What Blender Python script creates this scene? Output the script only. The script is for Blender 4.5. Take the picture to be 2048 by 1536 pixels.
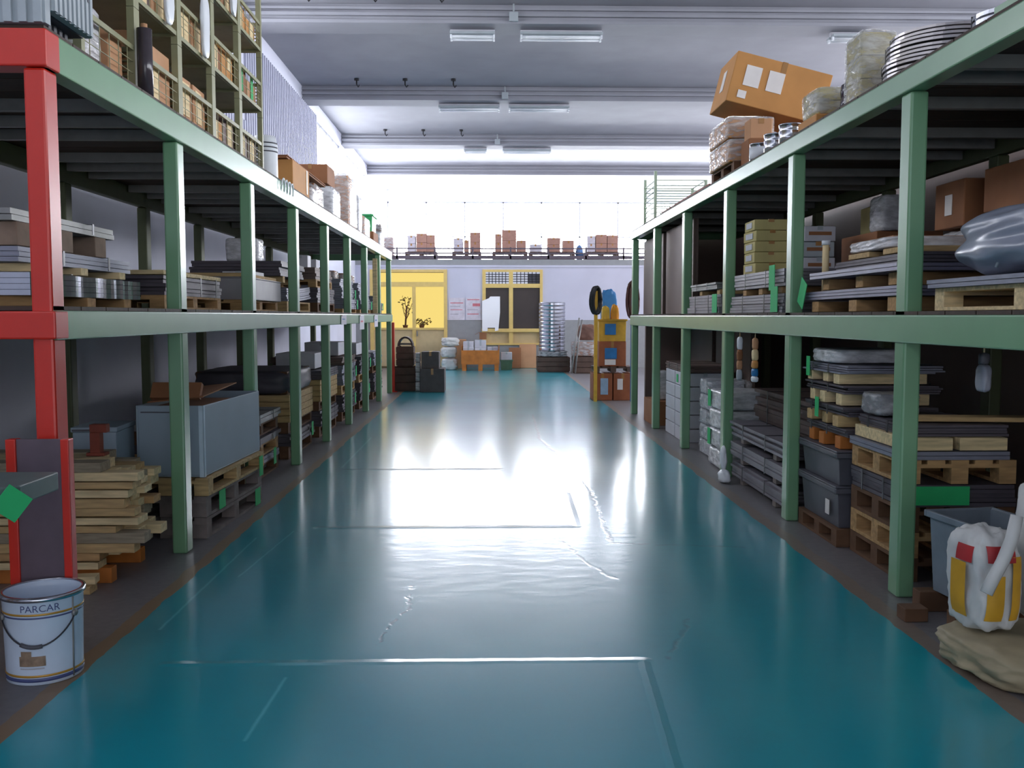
import bpy, bmesh, math, random
from mathutils import Matrix, Vector, noise, Euler

random.seed(7)
scene = bpy.context.scene
for o in list(bpy.data.objects):
    bpy.data.objects.remove(o)
COL = scene.collection
R = math.radians

# ------------------------------------------------------------------ camera, world, light, exposure
EYE = 1.55
FPX = 1900.0
cam_data = bpy.data.cameras.new('camera')
cam = bpy.data.objects.new('camera', cam_data)
COL.objects.link(cam)
cam.location = (0, 0, EYE)
cam.rotation_euler = (R(90) - math.atan(136 / FPX), 0, -math.atan(44 / FPX))
cam_data.sensor_width = 36
cam_data.lens = 36 * FPX / 2048
cam_data.clip_end = 200
scene.camera = cam

world = bpy.data.worlds.new('world')
scene.world = world
world.use_nodes = True
world.node_tree.nodes['Background'].inputs[0].default_value = (0.75, 0.86, 1.0, 1)
world.node_tree.nodes['Background'].inputs[1].default_value = 1.0

scene.view_settings.view_transform = 'Standard'
scene.view_settings.look = 'None'
scene.view_settings.gamma = 1
scene.view_settings.use_curve_mapping = False
scene.view_settings.exposure = 0.0

END_WINDOW = 36.0       # glazed end wall, far beyond the mezzanine
SIDE_WINDOW = 11.0     # clerestory windows high in the left wall
BACK_WINDOW = 2.6      # glazed gate behind the photographer

# ------------------------------------------------------------------ materials
def srgb(r, g, b):
    def c(v):
        v /= 255.0
        return v / 12.92 if v <= 0.04045 else ((v + 0.055) / 1.055) ** 2.4
    return (c(r), c(g), c(b), 1)

MATS = {}
def mat(name, rgb, rough=0.6, metal=0.0, var=0.12, scale=8.0, bump=0.0, bscale=None, spec=0.5, coat=0.0, stretch=None):
    if name in MATS:
        return MATS[name]
    m = bpy.data.materials.new(name)
    m.use_nodes = True
    nt = m.node_tree
    b = nt.nodes['Principled BSDF']
    c = srgb(*rgb)
    b.inputs['Roughness'].default_value = rough
    b.inputs['Metallic'].default_value = metal
    b.inputs['Specular IOR Level'].default_value = spec
    if coat:
        b.inputs['Coat Weight'].default_value = coat
        b.inputs['Coat Roughness'].default_value = 0.15
    tc = nt.nodes.new('ShaderNodeTexCoord')
    mp = nt.nodes.new('ShaderNodeMapping')
    nt.links.new(tc.outputs['Object'], mp.inputs[0])
    if stretch:
        mp.inputs['Scale'].default_value = stretch
    nz = nt.nodes.new('ShaderNodeTexNoise')
    nz.inputs['Scale'].default_value = scale
    nz.inputs['Detail'].default_value = 4
    nt.links.new(mp.outputs[0], nz.inputs['Vector'])
    rp = nt.nodes.new('ShaderNodeMapRange')
    rp.inputs['From Min'].default_value = 0.3
    rp.inputs['From Max'].default_value = 0.7
    rp.inputs['To Min'].default_value = 1 - var
    rp.inputs['To Max'].default_value = 1 + var
    nt.links.new(nz.outputs['Fac'], rp.inputs['Value'])
    mx = nt.nodes.new('ShaderNodeVectorMath')
    mx.operation = 'SCALE'
    mx.inputs[0].default_value = c[:3]
    nt.links.new(rp.outputs[0], mx.inputs['Scale'])
    nt.links.new(mx.outputs[0], b.inputs['Base Color'])
    if bump:
        bp = nt.nodes.new('ShaderNodeBump')
        bp.inputs['Strength'].default_value = bump
        bp.inputs['Distance'].default_value = 0.02
        if bscale:
            n2 = nt.nodes.new('ShaderNodeTexNoise')
            n2.inputs['Scale'].default_value = bscale
            nt.links.new(mp.outputs[0], n2.inputs['Vector'])
            nt.links.new(n2.outputs['Fac'], bp.inputs['Height'])
        else:
            nt.links.new(nz.outputs['Fac'], bp.inputs['Height'])
        nt.links.new(bp.outputs[0], b.inputs['Normal'])
    MATS[name] = m
    return m

def emit(name, rgb, strength):
    if name in MATS:
        return MATS[name]
    m = bpy.data.materials.new(name)
    m.use_nodes = True
    nt = m.node_tree
    nt.nodes.remove(nt.nodes['Principled BSDF'])
    e = nt.nodes.new('ShaderNodeEmission')
    e.inputs[0].default_value = srgb(*rgb)
    e.inputs[1].default_value = strength
    nt.links.new(e.outputs[0], nt.nodes['Material Output'].inputs[0])
    MATS[name] = m
    return m

def film_mat(name, rgb, opacity, rough=0.18):
    if name in MATS:
        return MATS[name]
    m = bpy.data.materials.new(name)
    m.use_nodes = True
    nt = m.node_tree
    b = nt.nodes['Principled BSDF']
    b.inputs['Base Color'].default_value = srgb(*rgb)
    b.inputs['Roughness'].default_value = rough
    t = nt.nodes.new('ShaderNodeBsdfTransparent')
    mx = nt.nodes.new('ShaderNodeMixShader')
    tc = nt.nodes.new('ShaderNodeTexCoord')
    nz = nt.nodes.new('ShaderNodeTexNoise')
    nz.inputs['Scale'].default_value = 9
    nz.inputs['Detail'].default_value = 3
    mpp = nt.nodes.new('ShaderNodeMapping')
    mpp.inputs['Scale'].default_value = (1, 1, 3)
    nt.links.new(tc.outputs['Object'], mpp.inputs[0])
    nt.links.new(mpp.outputs[0], nz.inputs['Vector'])
    mr = nt.nodes.new('ShaderNodeMapRange')
    mr.inputs['From Min'].default_value = 0.35
    mr.inputs['From Max'].default_value = 0.65
    mr.inputs['To Min'].default_value = max(0, opacity - 0.2)
    mr.inputs['To Max'].default_value = min(1, opacity + 0.2)
    nt.links.new(nz.outputs['Fac'], mr.inputs['Value'])
    nt.links.new(mr.outputs[0], mx.inputs[0])
    bp = nt.nodes.new('ShaderNodeBump')
    bp.inputs['Strength'].default_value = 0.6
    bp.inputs['Distance'].default_value = 0.03
    nt.links.new(nz.outputs['Fac'], bp.inputs['Height'])
    nt.links.new(bp.outputs[0], b.inputs['Normal'])
    nt.links.new(t.outputs[0], mx.inputs[1])
    nt.links.new(b.outputs[0], mx.inputs[2])
    nt.links.new(mx.outputs[0], nt.nodes['Material Output'].inputs[0])
    MATS[name] = m
    return m

GREEN = mat('rack_green_paint', (116, 161, 122), 0.33, var=0.06, scale=3, coat=0.3)
RED = mat('rack_red_paint', (206, 44, 28), 0.38, var=0.06, scale=3, coat=0.2)
OLIVE = mat('stillage_olive_paint', (146, 146, 112), 0.45, var=0.15, scale=6)
TAGM = mat('green_tag_paper', (46, 186, 110), 0.7, var=0.05)
WOOD = mat('pallet_wood', (178, 142, 96), 0.8, var=0.3, scale=5, stretch=(1, 6, 6))
PALE = mat('pale_timber', (218, 196, 150), 0.8, var=0.25, scale=5, stretch=(1, 8, 8))
TAN = mat('tan_timber', (190, 160, 112), 0.8, var=0.25, scale=5, stretch=(1, 8, 8))
DARKWOOD = mat('dark_wood', (104, 74, 52), 0.85, var=0.3, scale=5)
ORANGEWOOD = mat('orange_crate_wood', (188, 112, 44), 0.7, var=0.2, scale=6)
CARD = mat('carton_cardboard', (200, 142, 80), 0.75, var=0.08, scale=4)
CARDB = mat('brown_cardboard', (150, 100, 66), 0.8, var=0.12, scale=4)
CARDP = mat('pinkish_cardboard', (196, 148, 110), 0.8, var=0.08, scale=4)
CARDY = mat('yellowish_carton', (190, 176, 116), 0.7, var=0.12, scale=6)
CARDW = mat('white_carton', (200, 200, 208), 0.55, var=0.08, scale=5)
GREYBOX = mat('grey_fibreboard', (152, 168, 180), 0.6, var=0.04, scale=3)
TAPE = mat('packing_tape', (168, 122, 72), 0.25, var=0.05)
PAPER = mat('label_paper', (236, 230, 226), 0.6, var=0.04)
CREAM = mat('cream_label', (232, 208, 160), 0.7, var=0.08)
BLUEP = mat('blue_print', (40, 116, 176), 0.5, var=0.15)
STEEL = mat('sheet_steel', (136, 138, 152), 0.55, metal=0.3, var=0.15, scale=10, stretch=(1, 1, 20))
STEELD = mat('dark_sheet_steel', (92, 86, 94), 0.55, metal=0.25, var=0.2, scale=10, stretch=(1, 1, 20))
SHINY = mat('bright_tinplate', (186, 188, 196), 0.18, metal=0.95, var=0.06, scale=12)
GALV = mat('galvanised_steel', (140, 140, 138), 0.5, metal=0.45, var=0.1)
STRAP = mat('strapping_band', (60, 60, 66), 0.35, metal=0.5, var=0.05)
BLACK = mat('black_plastic', (30, 28, 32), 0.5, var=0.2)
DGREY = mat('dark_grey_plastic', (84, 84, 92), 0.5, var=0.1)
GREYPL = mat('grey_plastic', (168, 176, 182), 0.5, var=0.05)
BAGGREY = mat('grey_plastic_film', (142, 148, 164), 0.3, var=0.06, bump=0.3, bscale=5)
FILM = film_mat('stretch_film', (214, 216, 220), 0.4)
FILMW = film_mat('white_stretch_film', (232, 232, 236), 0.75)
WHITEP = mat('white_plastic', (228, 232, 238), 0.4, var=0.04)
BROWNP = mat('brown_panel', (112, 92, 86), 0.6, var=0.08, scale=2)
DECKM = mat('dark_deck_boards', (66, 50, 42), 0.7, var=0.25, scale=4, stretch=(1, 6, 1))
YELLOWF = mat('yellow_frame_paint', (226, 196, 120), 0.5, var=0.05)
RUST = mat('rust_red_steel', (128, 58, 40), 0.7, var=0.2)

# ------------------------------------------------------------------ mesh builder
class MB:
    def __init__(s):
        s.v, s.f = [], []
    def add(s, vs, fs, m=None):
        n = len(s.v)
        for p in vs:
            p = Vector(p)
            s.v.append(m @ p if m else p)
        for q in fs:
            s.f.append([n + i for i in q])
        return s
    def box(s, x0, x1, y0, y1, z0, z1, m=None):
        vs = [(x0, y0, z0), (x1, y0, z0), (x1, y1, z0), (x0, y1, z0), (x0, y0, z1), (x1, y0, z1), (x1, y1, z1), (x0, y1, z1)]
        return s.add(vs, [(0, 3, 2, 1), (4, 5, 6, 7), (0, 1, 5, 4), (1, 2, 6, 5), (2, 3, 7, 6), (3, 0, 4, 7)], m)
    def cbox(s, c, d, rz=0, rx=0, ry=0):
        m = Matrix.Translation(c) @ Euler((rx, ry, rz)).to_matrix().to_4x4()
        return s.box(-d[0] / 2, d[0] / 2, -d[1] / 2, d[1] / 2, -d[2] / 2, d[2] / 2, m)
    def cyl(s, p0, p1, r0, r1=None, n=16):
        r1 = r0 if r1 is None else r1
        p0, p1 = Vector(p0), Vector(p1)
        d = (p1 - p0).normalized()
        a = d.orthogonal().normalized()
        b = d.cross(a)
        vs = []
        for p, r in ((p0, r0), (p1, r1)):
            for i in range(n):
                t = 2 * math.pi * i / n
                vs.append(p + (a * math.cos(t) + b * math.sin(t)) * r)
        fs = [(i, (i + 1) % n, n + (i + 1) % n, n + i) for i in range(n)]
        fs += [tuple(reversed(range(n))), tuple(range(n, 2 * n))]
        return s.add(vs, fs)
    def lathe(s, prof, n=32, c=(0, 0, 0), closed=False, m=None):
        vs, fs = [], []
        for r, z in prof:
            for i in range(n):
                t = 2 * math.pi * i / n
                vs.append((c[0] + r * math.cos(t), c[1] + r * math.sin(t), c[2] + z))
        k = len(prof)
        for j in range(k if closed else k - 1):
            a, b = j * n, ((j + 1) % k) * n
            for i in range(n):
                fs.append((a + i, a + (i + 1) % n, b + (i + 1) % n, b + i))
        if not closed:
            fs.append(tuple(reversed(range(n))))
            fs.append(tuple(range((k - 1) * n, k * n)))
        return s.add(vs, fs, m)
    def tube(s, pts, r, n=8):
        pts = [Vector(p) for p in pts]
        vs, fs = [], []
        ref = Vector((0.13, 0.21, 0.97))
        for k, p in enumerate(pts):
            d = (pts[min(k + 1, len(pts) - 1)] - pts[max(k - 1, 0)]).normalized()
            a = d.cross(ref)
            if a.length < 1e-4:
                a = d.orthogonal()
            a.normalize()
            b = d.cross(a)
            for i in range(n):
                t = 2 * math.pi * i / n
                vs.append(p + (a * math.cos(t) + b * math.sin(t)) * r)
        for k in range(len(pts) - 1):
            for i in range(n):
                fs.append((k * n + i, k * n + (i + 1) % n, (k + 1) * n + (i + 1) % n, (k + 1) * n + i))
        fs.append(tuple(reversed(range(n))))
        fs.append(tuple(range((len(pts) - 1) * n, len(pts) * n)))
        return s.add(vs, fs)
    def blob(s, sx, sy, sz, seed=0, amp=0.06, e=4.0, n=10, freq=3.0, m=None):
        """a rounded, lumpy box resting on z = 0"""
        idx, vs, fs = {}, [], []
        def vert(p):
            k = tuple(round(c, 5) for c in p)
            if k not in idx:
                q = Vector(p)
                l = (abs(q.x) ** e + abs(q.y) ** e + abs(q.z) ** e) ** (1 / e)
                q /= l
                d = noise.noise(q * freq * 0.5 + Vector((seed * 3.1, seed * 1.7, 0)))
                d += 0.5 * noise.noise(q * freq * 1.4 + Vector((seed * 2.3, 9, 0)))
                q *= 1 + amp * d
                z = max(q.z, -0.97)
                idx[k] = len(vs)
                vs.append((q.x * sx / 2, q.y * sy / 2, (z + 0.97) * sz / 1.97))
            return idx[k]
        for ax in range(3):
            for sg in (-1, 1):
                for i in range(n):
                    for j in range(n):
                        q = []
                        for (a, b) in ((i, j), (i + 1, j), (i + 1, j + 1), (i, j + 1)):
                            u, w = a / n * 2 - 1, b / n * 2 - 1
                            p = [0, 0, 0]
                            p[ax] = sg
                            p[(ax + 1) % 3] = u
                            p[(ax + 2) % 3] = w
                            q.append(vert(p))
                        fs.append(q if sg > 0 else q[::-1])
        return s.add(vs, fs, m)
    def mesh(s, name, smooth=False):
        me = bpy.data.meshes.new(name)
        me.from_pydata([tuple(p) for p in s.v], [], s.f)
        if smooth:
            me.polygons.foreach_set('use_smooth', [True] * len(me.polygons))
        me.update()
        return me
    def obj(s, name, m, parent=None, smooth=False, bevel=0.0, loc=None):
        o = bpy.data.objects.new(name, s.mesh(name, smooth))
        o.data.materials.append(m)
        COL.objects.link(o)
        if parent:
            o.parent = parent
        if loc:
            o.location = loc
        if bevel:
            bv = o.modifiers.new('bevel', 'BEVEL')
            bv.width = bevel
            bv.segments = 2
            bv.limit_method = 'ANGLE'
        if smooth == 'sharp':
            pass
        return o

def tag(o, label, cat, group=None, kind=None):
    o['label'] = label
    o['category'] = cat
    if group:
        o['group'] = group
    if kind:
        o['kind'] = kind
    return o

def thing(name, label, cat, loc=(0, 0, 0), rz=0.0, group=None):
    o = bpy.data.objects.new(name, None)
    o.empty_display_size = 0.1
    COL.objects.link(o)
    o.location = loc
    o.rotation_euler = (0, 0, rz)
    return tag(o, label, cat, group)

def struct(name, mb, m, bevel=0.0, smooth=False):
    o = mb.obj(name, m, None, smooth, bevel)
    o['kind'] = 'structure'
    return o

def sbox(name, x0, x1, y0, y1, z0, z1, m):
    return struct(name, MB().box(x0, x1, y0, y1, z0, z1), m)

def copy_thing(o, loc, label, rz=None):
    c = o.copy()
    COL.objects.link(c)
    c.location = loc
    c['label'] = label
    if rz is not None:
        c.rotation_euler = (0, 0, rz)
    for ch in list(o.children):
        d = ch.copy()
        COL.objects.link(d)
        d.parent = c
        for g in list(ch.children):
            h = g.copy()
            COL.objects.link(h)
            h.parent = d
    return c
# ------------------------------------------------------------------ the setting: hall
XL, XR = -4.0, 11.0          # outer walls
YB, YE = -9.0, 37.5          # gate wall behind the camera, glazed end wall
ZC = 6.45                    # ceiling slabs
YO = 28.5                    # front wall of the office block
ZM = 3.23                    # top of the office block (mezzanine)

def floor_material():
    m = bpy.data.materials.new('painted_floor')
    m.use_nodes = True
    nt = m.node_tree
    N, L = nt.nodes, nt.links
    b = N['Principled BSDF']
    tc = N.new('ShaderNodeTexCoord')
    def math_(op, a, c=None, clamp=False):
        n = N.new('ShaderNodeMath')
        n.operation = op
        n.use_clamp = clamp
        for i, v in enumerate((a, c)):
            if v is None:
                continue
            if isinstance(v, (int, float)):
                n.inputs[i].default_value = v
            else:
                L.new(v, n.inputs[i])
        return n.outputs[0]
    def vm(op, a, c=None, out=0, scale=None):
        n = N.new('ShaderNodeVectorMath')
        n.operation = op
        for i, v in enumerate((a, c)):
            if v is None:
                continue
            if isinstance(v, (tuple, list, Vector)):
                n.inputs[i].default_value = v
            else:
                L.new(v, n.inputs[i])
        if scale is not None:
            if isinstance(scale, (int, float)):
                n.inputs['Scale'].default_value = scale
            else:
                L.new(scale, n.inputs['Scale'])
        return n.outputs[out]
    def noise_(scale, vec, detail=3):
        n = N.new('ShaderNodeTexNoise')
        n.inputs['Scale'].default_value = scale
        n.inputs['Detail'].default_value = detail
        L.new(vec, n.inputs['Vector'])
        return n
    P = tc.outputs['Object']
    wob = noise_(9, P)
    off = vm('SUBTRACT', wob.outputs['Color'], (0.5, 0.5, 0.5))
    PW = vm('ADD', P, vm('SCALE', off, scale=0.10))          # crooked, for cracks
    PS = vm('ADD', P, vm('SCALE', off, scale=0.012))         # nearly straight, for seams
    def seg(p, a, c, w):
        a, c = Vector((a[0], a[1], 0)), Vector((c[0], c[1], 0))
        ba = c - a
        pa = vm('SUBTRACT', p, a)
        dt = vm('DOT_PRODUCT', pa, ba, out=1)
        h = math_('MULTIPLY', dt, 1 / ba.length_squared, clamp=True)
        q = vm('SCALE', ba, scale=h)
        d = vm('LENGTH', vm('SUBTRACT', pa, q), out=1)
        return math_('SUBTRACT', 1.0, math_('DIVIDE', d, w), clamp=True)
    seams = [((-1.45, 4.18), (0.70, 4.18), 0.035), ((0.69, 4.17), (0.62, 2.9), 0.03),
             ((-1.25, 6.91), (0.63, 6.91), 0.05), ((0.64, 6.91), (0.67, 8.23), 0.035), ((-1.46, 9.56), (0.1, 9.56), 0.05)]
    cracks = [((0.67, 14.9), (0.63, 11.9), 0.03), ((0.63, 11.9), (0.85, 9.56), 0.03), ((0.85, 9.56), (0.89, 8.3), 0.022),
              ((0.89, 8.3), (0.83, 6.43), 0.022), ((0.46, 6.65), (0.6, 5.9), 0.018), ((0.6, 5.9), (0.75, 5.47), 0.018),
              ((-0.45, 5.4), (-0.44, 5.0), 0.014), ((-0.44, 5.0), (-0.54, 4.4), 0.014), ((0.83, 6.4), (1.7, 6.25), 0.02),
              ((0.8, 4.2), (1.02, 4.75), 0.02)]
    scr = [((-1.64, 4.65), (-1.64, 6.6), 0.012), ((-1.52, 9.7), (-1.52, 12.1), 0.016), ((-1.5, 5.6), (-1.42, 6.8), 0.010),
           ((-0.9, 3.4), (-0.88, 4.0), 0.012)]
    ssum = None
    for a, c, w in seams:
        v = seg(PS, a, c, w)
        ssum = v if ssum is None else math_('MAXIMUM', ssum, v)
    csum = None
    for a, c, w in cracks:
        v = seg(PW, a, c, w)
        csum = v if csum is None else math_('MAXIMUM', csum, v)
    rsum = None
    for a, c, w in scr:
        v = seg(PS, a, c, w)
        rsum = v if rsum is None else math_('MAXIMUM', rsum, v)
    # zones: teal paint between the racks, bare concrete under them
    sep = N.new('ShaderNodeSeparateXYZ')
    L.new(PS, sep.inputs[0])
    x = sep.outputs[0]
    edge = noise_(3.0, P)
    xe = math_('ADD', x, math_('MULTIPLY', math_('SUBTRACT', edge.outputs['Fac'], 0.5), 0.06))
    inl = math_('GREATER_THAN', xe, -1.77)
    inr = math_('LESS_THAN', xe, 2.03)
    teal = math_('MULTIPLY', inl, inr)
    stripe = math_('MULTIPLY', math_('LESS_THAN', math_('ABSOLUTE', math_('ADD', xe, 1.81)), 0.045), 0.75)
    striper = math_('MULTIPLY', math_('LESS_THAN', math_('ABSOLUTE', math_('SUBTRACT', xe, 2.08)), 0.05), 0.35)
    big = noise_(0.9, P, 5)
    fine = noise_(22, P, 3)
    def mixc(f, a, c):
        n = N.new('ShaderNodeMix')
        n.data_type = 'RGBA'
        for s_, v in ((0, f), (6, a), (7, c)):
            if isinstance(v, (int, float)):
                n.inputs[s_].default_value = v
            elif isinstance(v, tuple):
                n.inputs[s_].default_value = v
            else:
                L.new(v, n.inputs[s_])
        return n.outputs[2]
    tcol = mixc(big.outputs['Fac'], srgb(0, 146, 164), srgb(2, 166, 180))
    tcol = mixc(math_('MULTIPLY', rsum, 0.8), tcol, srgb(90, 200, 215))
    tcol = mixc(math_('MULTIPLY', csum, 0.4), tcol, srgb(10, 60, 66))
    tcol = mixc(math_('MULTIPLY', ssum, 0.25), tcol, srgb(70, 150, 160))
    ccol = mixc(fine.outputs['Fac'], srgb(96, 94, 98), srgb(128, 124, 126))
    ccol = mixc(math_('MAXIMUM', stripe, striper), ccol, srgb(140, 108, 62))
    col = mixc(teal, ccol, tcol)
    L.new(col, b.inputs['Base Color'])
    ro = math_('ADD', 0.12, math_('MULTIPLY', big.outputs['Fac'], 0.10))
    ro = math_('ADD', ro, math_('MULTIPLY', math_('SUBTRACT', 1.0, teal), 0.4))
    L.new(ro, b.inputs['Roughness'])
    b.inputs['Specular IOR Level'].default_value = 0.55
    b.inputs['Coat Weight'].default_value = 0.6
    b.inputs['Coat Roughness'].default_value = 0.36
    # relief: trowel waves, seams raised, cracks sunk
    mp = N.new('ShaderNodeMapping')
    mp.inputs['Scale'].default_value = (1.0, 1.6, 1)
    L.new(P, mp.inputs[0])
    wav = noise_(5, mp.outputs[0], 4)
    hgt = math_('ADD', math_('MULTIPLY', wav.outputs['Fac'], 0.17), math_('MULTIPLY', ssum, 0.35))
    hgt = math_('SUBTRACT', hgt, math_('MULTIPLY', csum, 0.12))
    hgt = math_('ADD', hgt, math_('MULTIPLY', fine.outputs['Fac'], 0.012))
    bp = N.new('ShaderNodeBump')
    bp.inputs['Strength'].default_value = 0.55
    bp.inputs['Distance'].default_value = 0.02
    L.new(hgt, bp.inputs['Height'])
    L.new(bp.outputs[0], b.inputs['Normal'])
    return m

FLOORM = floor_material()
CEILM = mat('ceiling_paint', (152, 153, 162), 0.75, var=0.06, scale=1.5)
WALLM = mat('wall_paint', (218, 220, 236), 0.8, var=0.06, scale=1.2)
OFFW = mat('office_wall_paint', (204, 204, 220), 0.8, var=0.04, scale=1.5)
DADO = mat('grey_dado_paint', (150, 152, 154), 0.7, var=0.05)
CORR = mat('ribbed_cladding', (170, 172, 192), 0.6, var=0.05)

sbox('floor', XL - 0.3, XR + 0.3, YB - 0.3, YE + 0.3, -0.2, 0.0, FLOORM)
sbox('ceiling', XL - 0.3, XR + 0.3, YB - 0.3, YE + 0.3, ZC, ZC + 0.2, CEILM)
sbox('wall_shade_partition', 4.15, 4.3, -1.0, 15.3, 0, 3.25, BROWNP)  # added behind the right rack to keep its bays dark
sbox('wall_partition_end', 2.5, 4.15, 15.2, 15.3, 0, 2.86, BROWNP)

# precast roof beams across the hall, each with a moulded front face
NB = 0
for k in range(-3, 4):
    y = 15.4 + 5.37 * k
    mb = MB()
    mb.box(XL, XR, y, y + 0.55, 6.15, ZC)
    mb.box(XL, XR, y - 0.05, y, 6.36, 6.40)
    mb.box(XL, XR, y - 0.07, y, 6.26, 6.31)
    mb.box(XL, XR, y - 0.05, y + 0.0, 6.15, 6.20)
    NB += 1
    struct('trim_%d' % NB, mb, CEILM)

# hooks left in the slabs in front of each beam
for k in range(0, 3):
    y = 14.75 + 5.37 * k
    for j, x in enumerate((-2.75, -1.75, -0.75)):
        o = MB()
        o.cyl((0, 0, -0.04), (0, 0, 0), 0.05, n=10)
        o.tube([(0, 0, -0.02), (0, 0, -0.12), (0.03, 0, -0.17), (0.06, 0, -0.13)], 0.014, 6)
        h = o.obj('ceiling_hook', BLACK, None, True, loc=(x, y, ZC))
        row = ('nearest', 'second', 'third')[k]
        tag(h, 'small dark hook under the ceiling, %s from the left in the %s row' % (('first', 'second', 'third')[j], row), 'hook',
            'ceiling hooks')

# fluorescent fittings behind the beams, unlit
def fitting(x, y, length, label):
    t = thing('fluorescent_fitting', label, 'light fitting', (x, y, 6.15), 0, 'fluorescent fittings under the beams')
    l = length / 2
    MB().box(-l, l, -0.03, 0.03, -0.07, 0.0).obj('housing', CARDW, t, bevel=0.006)
    MB().box(-l, l, -0.17, -0.03, -0.10, -0.06).box(-l, l, 0.03, 0.17, -0.10, -0.06).obj('reflector', GREYPL, t, bevel=0.004)
    for s in (-1, 1):
        MB().cyl((-l + 0.03, 0.09 * s, -0.125), (l - 0.03, 0.09 * s, -0.125), 0.02, n=10).obj('tube', WHITEP, t, True)
        for e in (-1, 1):
            MB().cbox((e * (l - 0.015), 0.09 * s, -0.12), (0.03, 0.05, 0.06)).obj('lamp_holder', WHITEP, t)
yf = [15.4 + 0.3, 20.77 + 0.3, 26.14 + 0.3]
fitting((947 - 980) * yf[0] / FPX, yf[0], 0.72, 'short unlit fluorescent fitting under the nearest visible beam, left one')
fitting((1120 - 980) * yf[0] / FPX, yf[0], 1.32, 'long unlit fluorescent fitting under the nearest visible beam, centre')
fitting((1688 - 980) * yf[0] / FPX, yf[0], 0.62, 'dark unlit fluorescent fitting at the right end of the nearest beam')
fitting((940 - 980) * yf[1] / FPX, yf[1], 1.32, 'twin tube fitting under the second beam, left of the pair')
fitting((1077 - 980) * yf[1] / FPX, yf[1], 1.32, 'twin tube fitting under the second beam, right of the pair')
fitting((952 - 980) * yf[2] / FPX, yf[2], 0.62, 'short twin tube fitting under the third beam, left one')
fitting((1053 - 980) * yf[2] / FPX, yf[2], 1.32, 'long twin tube fitting under the third beam, right one')
# junction boxes with conduit on the beam faces
for k, px in enumerate((1027, 1010, 995)):
    y = 15.4 + 5.37 * k
    t = thing('junction_box', 'grey cable box on the face of the %s ceiling beam' % ('nearest', 'second', 'third')[k], 'cable box',
              ((px - 980) * y / FPX, y - 0.10, 6.17))
    MB().box(-0.07, 0.07, -0.03, 0.03, 0, 0.14).obj('case', GREYPL, t, bevel=0.008)
    MB().cyl((0, 0, 0.14), (0, 0, 0.27), 0.015, n=8).obj('conduit', GREYPL, t, True)

# left wall: lower wall, cladding above, clerestory windows bay by bay
WY = [(YB, -5.9), (-5.5, -0.9), (-0.35, 4.5), (5.0, 9.9), (10.6, 15.2), (22.3, 26.0), (27.0, 31.2), (32.2, 37.2)]
WZ0, WZ1 = 4.75, 6.10
sbox('wall_left', XL - 0.2, XL, YB, YE, 0, WZ0, WALLM)
mb = MB()
mb.box(XL - 0.2, XL, YB, YE, WZ1, ZC)
prev = YB
for a, c in WY:
    if a > prev:
        mb.box(XL - 0.2, XL, prev, a, WZ0, WZ1)
    prev = c
if prev < YE:
    mb.box(XL - 0.2, XL, prev, YE, WZ0, WZ1)
struct('wall_left_upper', mb, WALLM)
# ribbed cladding on the blind bay
mb = MB()
y = 10.2
while y < 22.2:
    mb.box(XL, XL + 0.035, y, y + 0.07, 2.9, 4.72)
    if y > 15.9:
        mb.box(XL, XL + 0.035, y, y + 0.07, 4.72, 6.14)
    y += 0.15
struct('trim_cladding', mb, CORR)
SIDEE = emit('side_window_daylight', (244, 248, 255), SIDE_WINDOW)
NEARE = emit('near_side_daylight', (244, 248, 255), 3.2)
WINF = mat('window_frame_grey', (140, 142, 150), 0.5, var=0.05)
n = 1
for a, c in WY:
    w = struct('window_%d' % n, MB().box(XL - 0.15, XL - 0.13, a, c, WZ0, WZ1), SIDEE if a > 10 else NEARE)
    f = MB()
    f.box(XL - 0.12, XL - 0.06, a, c, WZ0, WZ0 + 0.05).box(XL - 0.12, XL - 0.06, a, c, WZ1 - 0.05, WZ1)
    yy = a
    while yy < c:
        f.box(XL - 0.12, XL - 0.06, yy, yy + 0.04, WZ0, WZ1)
        yy += 0.9
    f.obj('window_frame', WINF, w)
    n += 1

# right outer wall with long windows out of view beyond the racks
sbox('wall_right', XR, XR + 0.2, YB, YE, 0, 2.6, WALLM)
sbox('wall_right_upper', XR, XR + 0.2, YB, -6.0, 2.6, ZC, WALLM)
sbox('wall_right_pier', XR, XR + 0.2, 15.0, 17.0, 2.6, ZC, WALLM)
sbox('wall_right_top', XR, XR + 0.2, 17.0, YE, 6.0, ZC, WALLM)
sbox('wall_right_lintel', XR, XR + 0.2, -6.0, 15.0, 6.0, ZC, WALLM)
sbox('wall_right_sill', XR, XR + 0.2, -6.0, 15.0, 2.6, 3.3, WALLM)
w = struct('window_%d' % n, MB().box(XR + 0.13, XR + 0.15, -6.0, 15.0, 3.3, 6.0), emit('right_near_daylight', (244, 248, 255), 9.5))
f = MB()
for i in range(16):
    f.box(XR + 0.05, XR + 0.1, -6.0 + 1.4 * i, -5.95 + 1.4 * i, 3.3, 6.0)
f.obj('window_frame', WINF, w)
n += 1
w = struct('window_%d' % n, MB().box(XR + 0.13, XR + 0.15, 17.0, YE, 2.6, 6.0), emit('right_fill_daylight', (248, 248, 255), 9.0))  # far window added to brighten the office wall and ceiling
f = MB().box(XR + 0.05, XR + 0.1, 17.0, YE, 4.28, 4.33)
y = 17.0
while y < YE:
    f.box(XR + 0.05, XR + 0.1, y, y + 0.05, 2.6, 6.0)
    y += 1.4
f.obj('window_frame', WINF, w)
n += 1

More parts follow.
